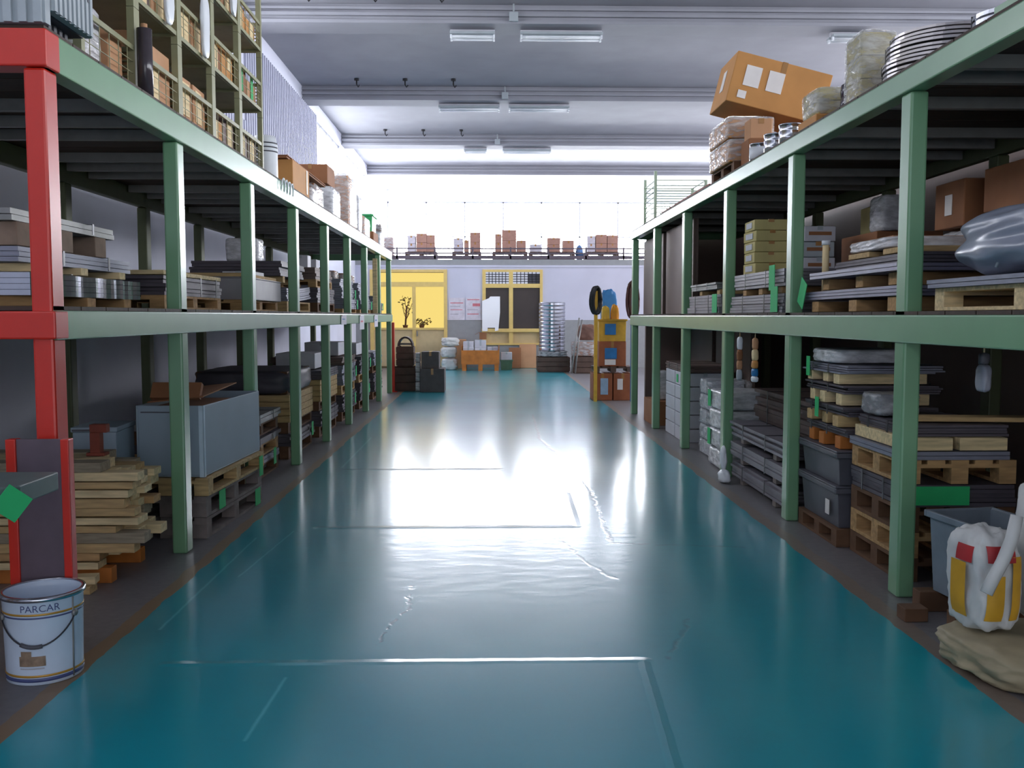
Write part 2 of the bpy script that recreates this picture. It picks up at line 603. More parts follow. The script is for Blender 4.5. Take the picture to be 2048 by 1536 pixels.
# far end wall: solid below, glazed above the mezzanine
sbox('wall_end', XL, XR, YE, YE + 0.2, 0, 3.3, WALLM)
sbox('wall_end_upper', XL, XR, YE, YE + 0.2, 6.0, ZC, WALLM)
ENDE = emit('end_window_daylight', (244, 248, 255), END_WINDOW)
w = struct('window_%d' % n, MB().box(XL, XR, YE + 0.14, YE + 0.16, 3.3, 6.0), ENDE)
f = MB()
f.box(XL, XR, YE + 0.04, YE + 0.1, 3.3, 3.36).box(XL, XR, YE + 0.04, YE + 0.1, 5.94, 6.0).box(XL, XR, YE + 0.04, YE + 0.1, 4.62, 4.66)
x = XL
while x < XR:
    f.box(x, x + 0.05, YE + 0.04, YE + 0.1, 3.3, 6.0)
    x += 1.5
f.obj('window_frame', WINF, w)
n += 1
# gate wall behind the camera with a wide glazed gate
sbox('wall_back', XL, XR, YB - 0.2, YB, 5.2, ZC, WALLM)
sbox('wall_back_side', 7.0, XR, YB - 0.2, YB, 0, 5.2, WALLM)
sbox('wall_back_corner', XL, -3.0, YB - 0.2, YB, 0, 5.2, WALLM)
BACKE = emit('gate_daylight', (244, 248, 255), BACK_WINDOW)
w = struct('window_%d' % n, MB().box(-3.0, 7.0, YB - 0.15, YB - 0.13, 0, 5.2), BACKE)
f = MB()
for x in (-3.0, -1.0, 1.0, 3.0, 5.0, 6.92):
    f.box(x, x + 0.08, YB - 0.1, YB, 0, 5.2)
for z in (0, 1.3, 2.6, 3.9, 5.12):
    f.box(-3.0, 7.0, YB - 0.1, YB, z, z + 0.08)
f.obj('window_frame', WINF, w)
n += 1

# ------------------------------------------------------------------ office block at the far end with a mezzanine on top
def ox(px):
    return (px - 980) * YO / FPX
def oz(py):
    return EYE - (py - 632) * YO / FPX
D0, D1 = ox(742), ox(895)          # yellow door
V0, V1 = ox(965), ox(1085)         # window with dark panes
ZT, ZS = oz(540), oz(690)
mb = MB()
mb.box(XL, D0, YO, YO + 0.2, 1.43, ZM - 0.2)
mb.box(D0, D1, YO, YO + 0.2, ZT, ZM - 0.2)
mb.box(D1, V0, YO, YO + 0.2, 1.43, ZM - 0.2)
mb.box(V0, V1, YO, YO + 0.2, ZT, ZM - 0.2)
mb.box(V1, XR, YO, YO + 0.2, 1.43, ZM - 0.2)
mb.box(XL, XR, YO - 0.03, YO + 0.2, 3.0, 3.06)
struct('wall_office', mb, OFFW)
mb = MB()
mb.box(XL, D0, YO, YO + 0.2, 0, 1.43)
mb.box(D1, V0, YO, YO + 0.2, 0, 1.43)
mb.box(V0, V1, YO, YO + 0.2, 0, ZS)
mb.box(V1, XR, YO, YO + 0.2, 0, 1.43)
struct('wall_office_dado', mb, DADO)
sbox('floor_mezzanine', XL, XR, YO, YE, ZM - 0.2, ZM, DADO)
sbox('wall_office_inner', XL, XR, YO + 1.6, YO + 1.7, 0, ZM - 0.2, WALLM)

# yellow glazed door with backlit blind
LITY = emit('backlit_yellow_blind', (255, 226, 130), 0.95)
LITD = mat('frosted_lower_pane', (206, 184, 140), 0.5, var=0.05)
d = struct('door_1', MB().box(D0, D0 + 0.1, YO - 0.04, YO + 0.1, 0, ZT).box(D1 - 0.1, D1, YO - 0.04, YO + 0.1, 0, ZT)
           .box(D0 + 0.1, D1 - 0.1, YO - 0.036, YO + 0.096, ZT - 0.08, ZT - .002).box(D0 + 0.1, D1 - 0.1, YO - 0.03, YO + 0.08, 2.42, 2.56)
           .box(D0 + 0.1, D1 - 0.1, YO - 0.03, YO + 0.08, 1.14, 1.2)
           .box(ox(829) - 0.05, ox(829) + 0.05, YO - 0.026, YO + 0.076, 0, 2.42), YELLOWF)
MB().box(D0 + 0.1, D1 - 0.1, YO + 0.42, YO + 0.44, 1.14, ZT - 0.08).obj('pane', LITY, d)
MB().box(D0 + 0.1, D1 - 0.1, YO + 0.02, YO + 0.04, 0.05, 1.14).obj('lower_panel', LITD, d)
MB().box(ox(829) + 0.08, ox(829) + 0.11, YO - 0.09, YO - 0.03, 0.95, 1.1).obj('door_handle', GALV, d)
sbox('trim_door_ledge', D0 + 0.1, D1 - 0.1, YO + 0.1, YO + 0.42, 1.08, 1.14, YELLOWF)

def dry_plant(x, h, label, seed):
    rnd = random.Random(seed)
    t = thing('potted_plant', label, 'plant', (x, YO + 0.26, 1.14))
    MB().lathe([(0.05, 0), (0.08, 0.12), (0.085, 0.14), (0.07, 0.14), (0.06, 0.1)], 14).obj('pot', DARKWOOD, t, True)
    MB().tube([(0, 0, 0.08), (0.02, 0, h * 0.4), (0.05, 0, h * 0.72)], 0.028, 7).obj('stem', DARKWOOD, t, True)
    br = MB()
    for i in range(9):
        a = rnd.uniform(-1, 1)
        z0 = h * rnd.uniform(0.3, 0.7)
        br.tube([(0.04, 0, z0), (0.04 + a * 0.16, rnd.uniform(-.05, .05), z0 + h * 0.12), (0.04 + a * 0.26, rnd.uniform(-.05, .05), z0 + h * 0.3)], 0.009, 5)
    br.obj('branch', DARKWOOD, t, True)
    lf = MB()
    for i in range(26):
        c = (0.05 + rnd.uniform(-0.24, 0.24), rnd.uniform(-0.06, 0.06), h * rnd.uniform(0.45, 1.0))
        lf.cbox(c, (0.07, 0.01, 0.03), rnd.uniform(0, 3), rnd.uniform(-.6, .6), rnd.uniform(-.6, .6))
    lf.obj('leaf', mat('dry_leaf', (112, 98, 52), 0.8), t)
dry_plant(ox(810), 1.0, 'tall bare-stemmed plant against the lit yellow door pane', 3)
dry_plant(ox(843), 0.34, 'small bushy plant beside the middle post of the yellow door', 5)

# window with a gridded upper light and dark lower panes
DARKG = mat('dark_window_glass', (62, 52, 50), 0.3, var=0.1, scale=2)
LITG = emit('lit_upper_light', (214, 220, 240), 0.8)
XM = ox(1022)
w = struct('window_%d' % n, MB().box(V0, V0 + 0.1, YO - 0.04, YO + 0.12, ZS, ZT).box(V1 - 0.08, V1, YO - 0.04, YO + 0.12, ZS, ZT)
           .box(V0 + .1, V1 - .08, YO - 0.036, YO + 0.116, ZT - 0.07, ZT - .002).box(V0 + .1, V1 - .08, YO - 0.036, YO + 0.116, ZS + .002, ZS + 0.06)
           .box(V0 + .1, V1 - .08, YO - 0.034, YO + 0.114, oz(576), oz(568)).box(XM - 0.06, XM + 0.06, YO - 0.032, YO + 0.112, ZS + .06, ZT - .07)
           .box(V0 - .02, V1 + .02, YO - 0.07, YO + 0.118, oz(664), oz(657)), YELLOWF)
n += 1
for a, c in ((V0 + 0.1, XM - 0.06), (XM + 0.06, V1 - 0.08)):
    MB().box(a, c, YO + 0.06, YO + 0.07, oz(657), oz(576)).obj('pane', DARKG, w)
    MB().box(a, c, YO + 0.06, YO + 0.07, ZS + 0.06, oz(664)).obj('lower_panel', LITD, w)
    MB().box(a, c, YO + 0.08, YO + 0.09, oz(568), ZT - 0.07).obj('upper_light', LITG, w)
    g = MB()
    for i in range(1, 7):
        xx = a + (c - a) * i / 7
        g.box(xx - 0.011, xx + 0.011, YO + 0.02, YO + 0.04, oz(568), ZT - 0.07)
    for i in range(1, 5):
        zz = oz(568) + (ZT - 0.07 - oz(568)) * i / 5
        g.box(a, c, YO + 0.02, YO + 0.04, zz - 0.011, zz + 0.011)
    g.obj('grille', STRAP, w)
MB().box(XM + 0.5, V1 - 0.08, YO + 0.042, YO + 0.056, oz(568), oz(548)).obj('blind', DGREY, w)

def wall_sheet(name, label, cat, px0, px1, py0, py1, m, y=YO - 0.012, marks=None):
    t = thing(name, label, cat, (ox((px0 + px1) / 2), y, oz(py1)))
    hw, h = (px1 - px0) / 2 * YO / FPX, (py1 - py0) * YO / FPX
    MB().box(-hw, hw, -0.004, 0.004, 0, h).obj('sheet', m, t)
    for (u0, u1, v0, v1, mm) in (marks or []):
        MB().box(-hw + 2 * hw * u0, -hw + 2 * hw * u1, -0.007, -0.0045, h * v0, h * v1).obj('print', mm, t)
REDP = mat('faded_red_print', (206, 120, 130), 0.7)
GREYP = mat('faded_grey_print', (170, 164, 176), 0.7)
NOTICE = mat('notice_paper', (212, 206, 216), 0.7)
wall_sheet('notice_sheet', 'pale notice with faint red lines on the office wall, by the yellow door', 'notice', 898, 930, 596, 640, NOTICE,
           marks=[(0.1, 0.9, 0.75, 0.79, REDP), (0.1, 0.7, 0.6, 0.63, GREYP), (0.1, 0.85, 0.45, 0.48, REDP), (0.1, 0.6, 0.25, 0.28, GREYP)])
wall_sheet('notice_sheet', 'pale notice with a red block in its corner, beside the dark window', 'notice', 932, 962, 596, 640, NOTICE,
           marks=[(0.45, 0.95, 0.62, 0.75, REDP), (0.1, 0.9, 0.9, 0.94, REDP), (0.1, 0.8, 0.45, 0.48, GREYP), (0.1, 0.85, 0.25, 0.29, REDP)])
t = thing('paper_sheet', 'big blank white sheet with a notched foot stuck on the dark window', 'paper', (ox(982), YO - 0.085, oz(662)))
MB().add([(-.26, -.006, 0), (-.1, -.006, 0), (-.1, -.006, .1), (.12, -.006, .1), (.12, -.006, 0), (.22, -.006, .02), (.27, -.006, .55), (.27, -.006, 1.03), (-.02, -.006, 1.03), (-.06, -.006, .98), (-.26, -.006, .9),
          (-.26, .006, 0), (-.1, .006, 0), (-.1, .006, .1), (.12, .006, .1), (.12, .006, 0), (.22, .006, .02), (.27, .006, .55), (.27, .006, 1.03), (-.02, .006, 1.03), (-.06, .006, .98), (-.26, .006, .9)],
         [tuple(range(11)), tuple(reversed(range(11, 22)))] + [(i, 11 + i, 11 + (i + 1) % 11, (i + 1) % 11) for i in range(11)]).obj('sheet', mat('bright_paper', (252, 252, 255), 0.6, var=0.0), t)

# low railing along the mezzanine edge
rl = thing('mezzanine_railing', 'low dark railing with slim posts along the mezzanine edge', 'railing', (3.0, YO + 0.12, ZM))
MB().box(-7.0, 8.0, -0.03, 0.03, 0.02, 0.12).obj('toe_board', mat('railing_paint', (92, 82, 92), 0.6), rl)
MB().box(-7.0, 8.0, -0.02, 0.02, 0.17, 0.21).obj('mid_rail', MATS['railing_paint'], rl)
MB().box(-7.0, 8.0, -0.02, 0.02, 0.31, 0.35).obj('top_rail', MATS['railing_paint'], rl)
x = -6.9
while x < 8:
    MB().box(x - 0.025, x + 0.025, -0.03, 0.03, 0, 0.37).obj('post', MATS['railing_paint'], rl)
    x += 1.13
# ------------------------------------------------------------------ the two storage racks
LX, RX = -1.98, 2.24          # aisle faces of the posts
LY = [4.36] + [6.16 + 1.85 * k for k in range(0, 8)]      # near faces of the left posts (first one red)
RY = [5.09 + 1.965 * k for k in range(-1, 6)]
LM, RM = 1.597, 1.577         # shelf tops
LD, RD = 2.842, 2.887          # top decks
PW, PD = 0.095, 0.13

REARP = mat('rear_dark_olive', (84, 92, 62), 0.5, var=0.1)  # rear posts and beams get a darker olive than the front ones
def upright(mb, x0, x1, y0, z0, z1):
    """rolled channel post with a recessed web"""
    mb.box(x0, x1, y0, y0 + PD, z0, z1)
    mb.box(x0 - 0.03, x1 + 0.03, y0 - 0.02, y0 + PD + 0.02, z0, z0 + 0.012) if z0 < 0.01 else None

def rack(label, side, ys, zm0, zm1, zt0, zt1, y0, y1, deck_mid, deck_top, red_end):
    s = side
    xf = LX if s < 0 else RX
    t = thing('storage_rack', label, 'rack', (xf, y0, 0))
    def bx(a, b):           # depth from the aisle face, into the rack, in local x
        return (s * a, s * b) if s > 0 else (s * b, s * a)
    for i, y in enumerate(ys):
        m = RED if red_end and i == 0 else GREEN
        for nm, a in (('front_post', 0.0), ('rear_post', 1.52)):
            mb = MB()
            q = bx(a, a + PW)
            mb.box(q[0], q[1], y - y0, y - y0 + PD, 0.0, zt0 - 0.0015)
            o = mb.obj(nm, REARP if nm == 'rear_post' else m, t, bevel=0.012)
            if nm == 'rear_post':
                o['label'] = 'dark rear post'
    # beams along the aisle and along the back
    for nm, a in (('front_beam', -0.016), ('rear_beam', 1.54)):
        for (z0, z1) in ((zm0, zm1), (zt0, zt1)):
            q = bx(a, a + 0.10 if a < 0 else a + 0.07)
            mb = MB()
            mb.box(q[0], q[1], 0.015, y1 - y0, z0, z1)
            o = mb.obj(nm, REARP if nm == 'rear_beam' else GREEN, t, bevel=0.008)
    # end frames across the rack
    for i, y in enumerate(ys):
        m = RED if red_end and i == 0 else GREEN
        for (z0, z1) in ((zm0 + 0.005, zm1 - 0.003), (zt0 + 0.0, zt1 + 0.0)):
            if 0 < i < len(ys) - 1 or (i == 0 and not red_end):
                q = bx(0.096, 1.519)
                MB().box(q[0], q[1], y - y0 + .04, y - y0 + .09, z1 - 0.07, z1 - 0.001).obj('joist', GALV, t)
                continue
            q = bx(-0.02 if (red_end and i == 0) else 0.09, 1.62)
            yy = y - y0 - (0.02 if red_end and i == 0 else 0)
            MB().box(q[0], q[1], yy, yy + (0.14 if red_end and i == 0 else 0.09), z0, z1).obj('cross_beam', m, t, bevel=0.008)
    # decks: boards on joists
    for (zz, zb) in ((deck_mid, zm1), (deck_top, zt1)):
        mb = MB()
        q = bx(0.0, 1.6)
        yb = 0.02
        while yb < y1 - y0 - 0.1:
            e = min(yb + 0.29, y1 - y0)
            mb.box(q[0], q[1], yb, e, zb + 0.001, zz)
            yb += 0.3
        mb.obj('deck', DECKM, t)
        yb = 0.45
        while yb < y1 - y0 - 0.1:
            if min(abs(yb - (y - y0)) for y in ys) > 0.22:
                q2 = bx(0.09, 1.53)
                MB().box(q2[0], q2[1], yb, yb + 0.05, zb - 0.07, zb - 0.001).obj('joist', GALV, t)
            yb += 0.925
    return t

lrack = rack('long two-tier green pallet rack left of the aisle, with a red painted end frame', -1, LY, 1.44, 1.575, 2.655, 2.82, LY[0] - 0.01, LY[-1] + 0.16, LM - .002, LD - .002, True)
rrack = rack('long two-tier green pallet rack right of the aisle', 1, RY, 1.405, 1.555, 2.745, 2.865, RY[0] - 0.6, RY[-1] + 0.16, RM - .002, RD - .002, False)
for ch in lrack.children:
    if ch.data.materials[0] == RED:
        ch['label'] = 'red painted member of the near end frame'

# steel column guard in front of the red end post
g = thing('post_guard', 'dark steel guard plate with red edge strips standing before the red rack post', 'post guard', (-2.02, 4.27, 0))
MB().box(-0.10, 0.098, 0.0, 0.014, 0.0, 1.0).obj('plate', mat('dark_guard_plate', (98, 84, 94), 0.5, var=0.12), g)
MB().box(0.098, 0.135, -0.01, 0.045, 0, 1.0).obj('edge_strip', RED, g, bevel=0.004)
MB().box(-0.145, -0.10, -0.01, 0.045, 0, 1.0).obj('edge_strip', RED, g, bevel=0.004)

# red stop post at the far end of the left rack
t = thing('stop_post', 'red steel stop post at the far end of the left rack', 'post', (-2.0, LY[-1] + 0.35, 0))
MB().box(-0.05, 0.05, -0.05, 0.05, 0.012, 1.42).obj('shaft', RED, t, bevel=0.008)
MB().box(-0.1, 0.1, -0.1, 0.1, 0, 0.012).obj('base_plate', RED, t)
# ------------------------------------------------------------------ builders for the stored goods
CACHE = {}
def cached(key, fn):
    if key not in CACHE:
        CACHE[key] = fn()
    return CACHE[key]

def put(name, me, m, parent, loc=(0, 0, 0), bevel=0.0, rz=0.0):
    o = bpy.data.objects.new(name, me)
    if not me.materials:
        me.materials.append(m)
    COL.objects.link(o)
    o.parent = parent
    o.location = loc
    o.rotation_euler = (0, 0, rz)
    if bevel:
        bv = o.modifiers.new('bevel', 'BEVEL')
        bv.width = bevel
        bv.segments = 2
        bv.limit_method = 'ANGLE'
    return o

def pallet(label, x, y, z, lx=0.8, ly=1.2, h=0.14, rz=0.0, m=None, group=None, boards=5):
    """wooden pallet, base centre at x, y, z; deck boards run along y"""
    m = m or WOOD
    t = thing('wooden_pallet', label, 'pallet', (x, y, z), rz, group)
    th = h * 0.16
    def top():
        mb = MB()
        w = lx / (boards + (boards - 1) * 0.35)
        for i in range(boards):
            a = -lx / 2 + i * w * 1.35
            mb.box(a, a + w, -ly / 2, ly / 2, h - th, h)
        for yy in (-ly / 2, -0.05, ly / 2 - 0.1):
            mb.box(-lx / 2, lx / 2, yy, yy + 0.1, h - 2 * th, h - th)
        return mb.mesh('pallet_deck')
    def bot():
        mb = MB()
        for xx in (-lx / 2, -0.05, lx / 2 - 0.1):
            mb.box(xx, xx + 0.1, -ly / 2, ly / 2, 0.0015, th)
        return mb.mesh('pallet_runner')
    def blk():
        return MB().box(-0.05, 0.05, -0.05, 0.05, 0, h - 3 * th).mesh('pallet_block')
    k = (round(lx, 3), round(ly, 3), round(h, 3), m.name)
    put('deck_boards', cached(('pt', k, boards), top), m, t)
    put('runners', cached(('pb', k), bot), m, t)
    b = cached(('pk', k), blk)
    for xx in (-lx / 2 + 0.05, 0, lx / 2 - 0.05):
        for yy in (-ly / 2 + 0.05, 0, ly / 2 - 0.05):
            put('block', b, m, t, (xx, yy, th))
    return t

def tag_card(parent, side, u, v, w=0.10, h=0.16, tilt=0.0, m=None, half=(0.4, 0.5)):
    """paper card on a face of a thing: side 'x-' 'x+' 'y-'"""
    m = m or TAGM
    d = 0.004
    if side == 'y-':
        mt = Matrix.Translation((u, -half[1] - d, v)) @ Matrix.Rotation(tilt, 4, 'Y')
        mb = MB().box(-w / 2, w / 2, -0.002, 0.002, -h / 2, h / 2, mt)
    else:
        sg = 1 if side == 'x+' else -1
        mt = Matrix.Translation((sg * (half[0] + d), u, v)) @ Matrix.Rotation(tilt, 4, 'X')
        mb = MB().box(-0.002, 0.002, -w / 2, w / 2, -h / 2, h / 2, mt)
    nm = 'tag_card' if m == TAGM else 'paper_label'
    o = mb.obj(nm, m, parent)
    o['label'] = {'green_tag_paper': 'green paper tag', 'cream_label': 'cream paper label', 'blue_print': 'blue printed patch'}.get(m.name, 'white paper label')
    return o

def carton(label, x, y, z, sx, sy, sz, rz=0.0, m=None, labels=(), film=None, group=None, tape=True, name='carton', cat='box', flaps=False, ry=0.0):
    m = m or CARD
    t = thing(name, label, cat, (x, y, z), rz, group)
    if ry:
        t.rotation_euler = (0, ry, rz)
    mb = MB()
    hx, hy = sx / 2, sy / 2
    if flaps:
        w = 0.006
        mb.box(-hx, hx, -hy, hy, 0.0015, w).box(-hx, -hx + w, -hy, hy, w, sz).box(hx - w, hx, -hy, hy, w, sz)
        mb.box(-hx + w, hx - w, -hy, -hy + w, w, sz).box(-hx + w, hx - w, hy - w, hy, w, sz)
        mb.obj('carton_body', m, t)
        for sg in (-1, 1):
            mt = Matrix.Translation((sg * (hx + 0.002), 0, sz)) @ Matrix.Rotation(sg * 0.5, 4, 'Y')
            MB().box(0 if sg > 0 else -0.14, 0.14 if sg > 0 else 0, -hy, hy, 0, w, mt).obj('flap', m, t)
    else:
        mb.box(-hx, hx, -hy, hy, 0.0015, sz)
        mb.obj('carton_body', m, t, bevel=min(0.008, sz * 0.08))
        if tape:
            tp = MB().box(-0.025, 0.025, -hy - 0.002, hy + 0.002, sz, sz + 0.002)
            tp.box(-0.025, 0.025, -hy - 0.003, -hy - 0.001, sz * 0.75, sz + 0.002)
            tp.box(-0.025, 0.025, hy + 0.001, hy + 0.003, sz * 0.75, sz + 0.002)
            tp.obj('tape', TAPE if m != CARDW else GREYPL, t)
    for lb in labels:
        side, u, v, w, h = lb[:5]
        tag_card(t, side, u, v, w, h, m=lb[5] if len(lb) > 5 else PAPER, half=(hx, hy))
    if film:
        MB().blob(sx + 0.035, sy + 0.035, sz + 0.02, seed=len(bpy.data.objects), amp=0.015, e=14, n=10).obj('film', film, t, True, loc=(0, 0, 0.001))
    return t

def sheets(label, x, y, z, lx, ly, h, n=5, m=None, tags=(), rz=0.0, straps=2, group=None, name='sheet_stack', cat='metal sheets', warp=0.0, jit=0.012, seed=1):
    """pack of flat sheets with slightly uneven edges"""
    rnd = random.Random(seed)
    t = thing(name, label, cat, (x, y, z), rz, group)
    mb = MB()
    th = h / n
    seg = 10 if warp else 1
    for i in range(n):
        a, b = rnd.uniform(-jit, jit), rnd.uniform(-jit, jit)
        z0 = i * th + 0.0015
        z1 = (i + 1) * th - 0.0015
        vs, fs = [], []
        for k in range(seg + 1):
            yy = -ly / 2 + ly * k / seg
            dz = warp * (k / seg) ** 2 if warp else 0
            for xx in (-lx / 2 + a, lx / 2 + a):
                vs += [(xx, yy + b, z0 + dz), (xx, yy + b, z1 + dz)]
        for k in range(seg):
            p = 4 * k
            fs += [(p, p + 4, p + 6, p + 2), (p + 1, p + 3, p + 7, p + 5), (p, p + 1, p + 5, p + 4), (p + 2, p + 6, p + 7, p + 3)]
        fs += [(0, 2, 3, 1), (4 * seg, 4 * seg + 1, 4 * seg + 3, 4 * seg + 2)]
        mb.add(vs, fs)
    mb.obj('sheet_pack', m or STEEL, t)
    if not warp:
        for k in range(straps):
            yy = -ly / 2 + ly * (k + 0.7) / (straps + 0.4)
            e = jit + 0.004
            MB().box(-lx / 2 - e, lx / 2 + e, yy, yy + 0.022, h, h + 0.003).box(-lx / 2 - e - .003, -lx / 2 - e, yy, yy + 0.022, 0.002, h + .003) \
                .box(lx / 2 + e, lx / 2 + e + .003, yy, yy + 0.022, 0.002, h + .003).obj('strap', STRAP, t)
    for tg in tags:
        side, u, v = tg[:3]
        w, hh = tg[3:5] if len(tg) > 4 else (0.10, min(0.16, h * 1.2))
        tag_card(t, side, u, v, w, hh, tilt=tg[5] if len(tg) > 5 else 0.0, half=(lx / 2 + jit + 0.006, ly / 2 + jit + 0.004), m=tg[6] if len(tg) > 6 else None)
    return t

def batten(label, x, y, z, lx, ly, h, rz=0.0, m=None, group='timber blocks and battens between the sheet packs'):
    o = MB().box(-lx / 2, lx / 2, -ly / 2, ly / 2, 0.0015, h).obj('wooden_batten', m or PALE, None, bevel=0.004)
    o.location = (x, y, z)
    o.rotation_euler = (0, 0, rz)
    return tag(o, label, 'timber', group)

def coil(label, x, y, z, ro, ri, h, m=None, group=None, turns=6, straps=3, tilt=None):
    """strip coil lying flat: a ring with grooved turns"""
    t = thing('metal_coil', label, 'metal coil', (x, y, z), 0, group)
    if tilt:
        t.rotation_euler = tilt
    pr = [(ri, 0.0015)]
    for i in range(turns):
        a = h * i / turns
        b = h * (i + 1) / turns
        pr += [(ro - 0.012, max(a, .0015)), (ro, a + (b - a) * 0.2), (ro, a + (b - a) * 0.8), (ro - 0.012, b - 0.0005)]
    pr += [(ri, h)]
    MB().lathe(pr, 40, closed=True).obj('winding', m or SHINY, t, False)
    for k in range(straps):
        a = 2 * math.pi * k / straps + 0.6
        mt = Matrix.Rotation(a, 4, 'Z')
        mb = MB().box(ro + 0.001, ro + 0.004, -0.012, 0.012, 0, h + 0.003, mt).box(ri, ro + 0.004, -0.012, 0.012, h + 0.0005, h + 0.003, mt)
        mb.obj('strap', STRAP, t)
    return t

def bundle(label, x, y, z, sx, sy, sz, rz=0.0, inner=None, film=None, parts=(1, 2, 2), group=None, labels=(), seed=1):
    """goods under stretch film: several cartons inside one lumpy skin"""
    t = thing('wrapped_bundle', label, 'wrapped goods', (x, y, z), rz, group)
    rnd = random.Random(seed)
    nx, ny, nz = parts
    for i in range(nx):
        for j in range(ny):
            for k in range(nz):
                if rnd.random() < 0.12 and k == nz - 1 and nx * ny > 1:
                    continue
                a, b, c = sx * 0.94 / nx, sy * 0.94 / ny, sz * 0.94 / nz
                MB().box(-a / 2 + .004, a / 2 - .004, -b / 2 + .004, b / 2 - .004, 0, c - 0.004).obj(
                    'content', inner or CARDB, t, loc=(-sx * 0.47 + a * (i + .5), -sy * 0.47 + b * (j + .5), c * k + 0.008), bevel=0.004)
    MB().blob(sx + 0.01, sy + 0.01, sz - .002, seed=seed, amp=0.03, e=9, n=12, freq=4).obj('film', film or FILM, t, True, loc=(0, 0, .0015))
    for lb in labels:
        tag_card(t, lb[0], lb[1], lb[2], lb[3], lb[4], m=lb[5] if len(lb) > 5 else PAPER, half=(sx / 2 + .015, sy / 2 + .015))
    return t

def stillage(label, x, y, z, lx=0.7, ly=0.8, h=0.55, group='stacked green steel stillages'):
    """open steel stacking pallet: tray, four posts, half-height mesh sides"""
    t = thing('steel_stillage', label, 'stillage', (x, y, z), 0, group)
    hx, hy = lx / 2, ly / 2
    def post():
        return MB().box(-0.022, 0.022, -0.022, 0.022, 0.0015, h - 0.002).mesh('stillage_post')
    def tray():
        mb = MB().box(-hx + .045, hx - .045, -hy + .045, hy - .045, 0.07, 0.085)
        mb.box(-hx + .022, hx - .022, -hy + .002, -hy + 0.045, 0.05, 0.10).box(-hx + .022, hx - .022, hy - 0.045, hy - .002, 0.05, 0.10)
        return mb.mesh('stillage_tray')
    def side():
        mb = MB().box(-0.008, 0.008, -hy + .045, hy - .045, 0.055, 0.085).box(-0.008, 0.008, -hy + .045, hy - .045, 0.29, 0.32)
        for i in range(1, 6):
            yy = -hy + ly * i / 6
            mb.box(-0.002, 0.002, yy - .002, yy + .002, 0.085, 0.29)
        for i in range(1, 3):
            mb.box(-0.002, 0.002, -hy + .045, hy - .045, 0.085 + .07 * i, 0.089 + .07 * i)
        return mb.mesh('stillage_side')
    def end():
        mb = MB().box(-hx + .045, hx - .045, -.008, .008, 0.29, 0.32)
        for i in range(1, 7):
            mb.box(-hx + .045, hx - .045, -.004, .004, 0.085 + .03 * i, 0.094 + .03 * i)
        return mb.mesh('stillage_end')
    k = (lx, ly, h)
    for sx_ in (-1, 1):
        for sy_ in (-1, 1):
            put('post', cached(('sp', k), post), OLIVE, t, (sx_ * (hx - .022), sy_ * (hy - .022), 0))
    put('tray', cached(('st', k), tray), OLIVE, t)
    for sx_ in (-1, 1):
        put('side_mesh', cached(('ss', k), side), OLIVE, t, (sx_ * (hx - .012), 0, 0))
    for sy_ in (-1, 1):
        put('end_mesh', cached(('se', k), end), OLIVE, t, (0, sy_ * (hy - .012), 0))
    return t

def sack(label, x, y, z, sx, sy, sz, m, rz=0.0, rx=0.0, ry=0.0, seed=1, prints=(), group=None):
    t = thing('sack', label, 'sack', (x, y, z), rz, group)
    t.rotation_euler = (rx, ry, rz)
    MB().blob(sx, sy, sz, seed=seed, amp=0.12, e=4.2, n=18, freq=4).obj('sack_body', m, t, True)
    for i, (side, u, v, w, h, mm) in enumerate(prints):
        # printed patch laid over the swollen face
        nn = 8
        vs, fs = [], []
        for a in range(nn + 1):
            for b in range(nn + 1):
                uu = u + w * (a / nn - .5)
                vv = v + h * (b / nn - .5)
                r = 1 - 0.5 * (abs(2 * uu / (sy if side != 'y-' else sx)) ** 4.2 + abs(2 * (vv - sz / 2) / sz) ** 4.2)
                if side == 'y-':
                    vs.append((uu, -sy / 2 * 1.03 * r - .014, vv))
                else:
                    sg = 1 if side == 'x+' else -1
                    vs.append((sg * (sx / 2 * 1.03 * r + .014), uu, vv))
        for a in range(nn):
            for b in range(nn):
                q = (a * (nn + 1) + b, (a + 1) * (nn + 1) + b, (a + 1) * (nn + 1) + b + 1, a * (nn + 1) + b + 1)
                fs.append(q if side != 'x-' else q[::-1])
        MB().add(vs, fs).obj('print', mm, t, True)
    return t

def tub(label, x, y, z, sx, sy, sz, m, rz=0.0, rim=0.02, taper=0.9, group=None, name='plastic_tub', cat='tub', labels=()):
    t = thing(name, label, cat, (x, y, z), rz, group)
    a, b = sx / 2, sy / 2
    c, d = a * taper, b * taper
    w = 0.008
    vs = [(-c, -d, 0), (c, -d, 0), (c, d, 0), (-c, d, 0), (-a, -b, sz), (a, -b, sz), (a, b, sz), (-a, b, sz),
          (-a + w, -b + w, sz), (a - w, -b + w, sz), (a - w, b - w, sz), (-a + w, b - w, sz),
          (-c + w, -d + w, w), (c - w, -d + w, w), (c - w, d - w, w), (-c + w, d - w, w)]
    fs = [(3, 2, 1, 0), (12, 13, 14, 15)]
    for i in range(4):
        j = (i + 1) % 4
        fs += [(i, j, 4 + j, 4 + i), (4 + i, 4 + j, 8 + j, 8 + i), (8 + i, 8 + j, 12 + j, 12 + i)]
    MB().add(vs, fs).obj('body', m, t, bevel=0.004)
    r = MB()
    r.box(-a - rim, a + rim, -b - rim, -b, sz - .03, sz + .004).box(-a - rim, a + rim, b, b + rim, sz - .03, sz + .004)
    r.box(-a - rim, -a, -b, b, sz - .03, sz + .004).box(a, a + rim, -b, b, sz - .03, sz + .004)
    r.obj('rim', m, t, bevel=0.004)
    for lb in labels:
        tag_card(t, lb[0], lb[1], lb[2], lb[3], lb[4], m=lb[5] if len(lb) > 5 else PAPER, half=(a + .004, b + .004))
    return t

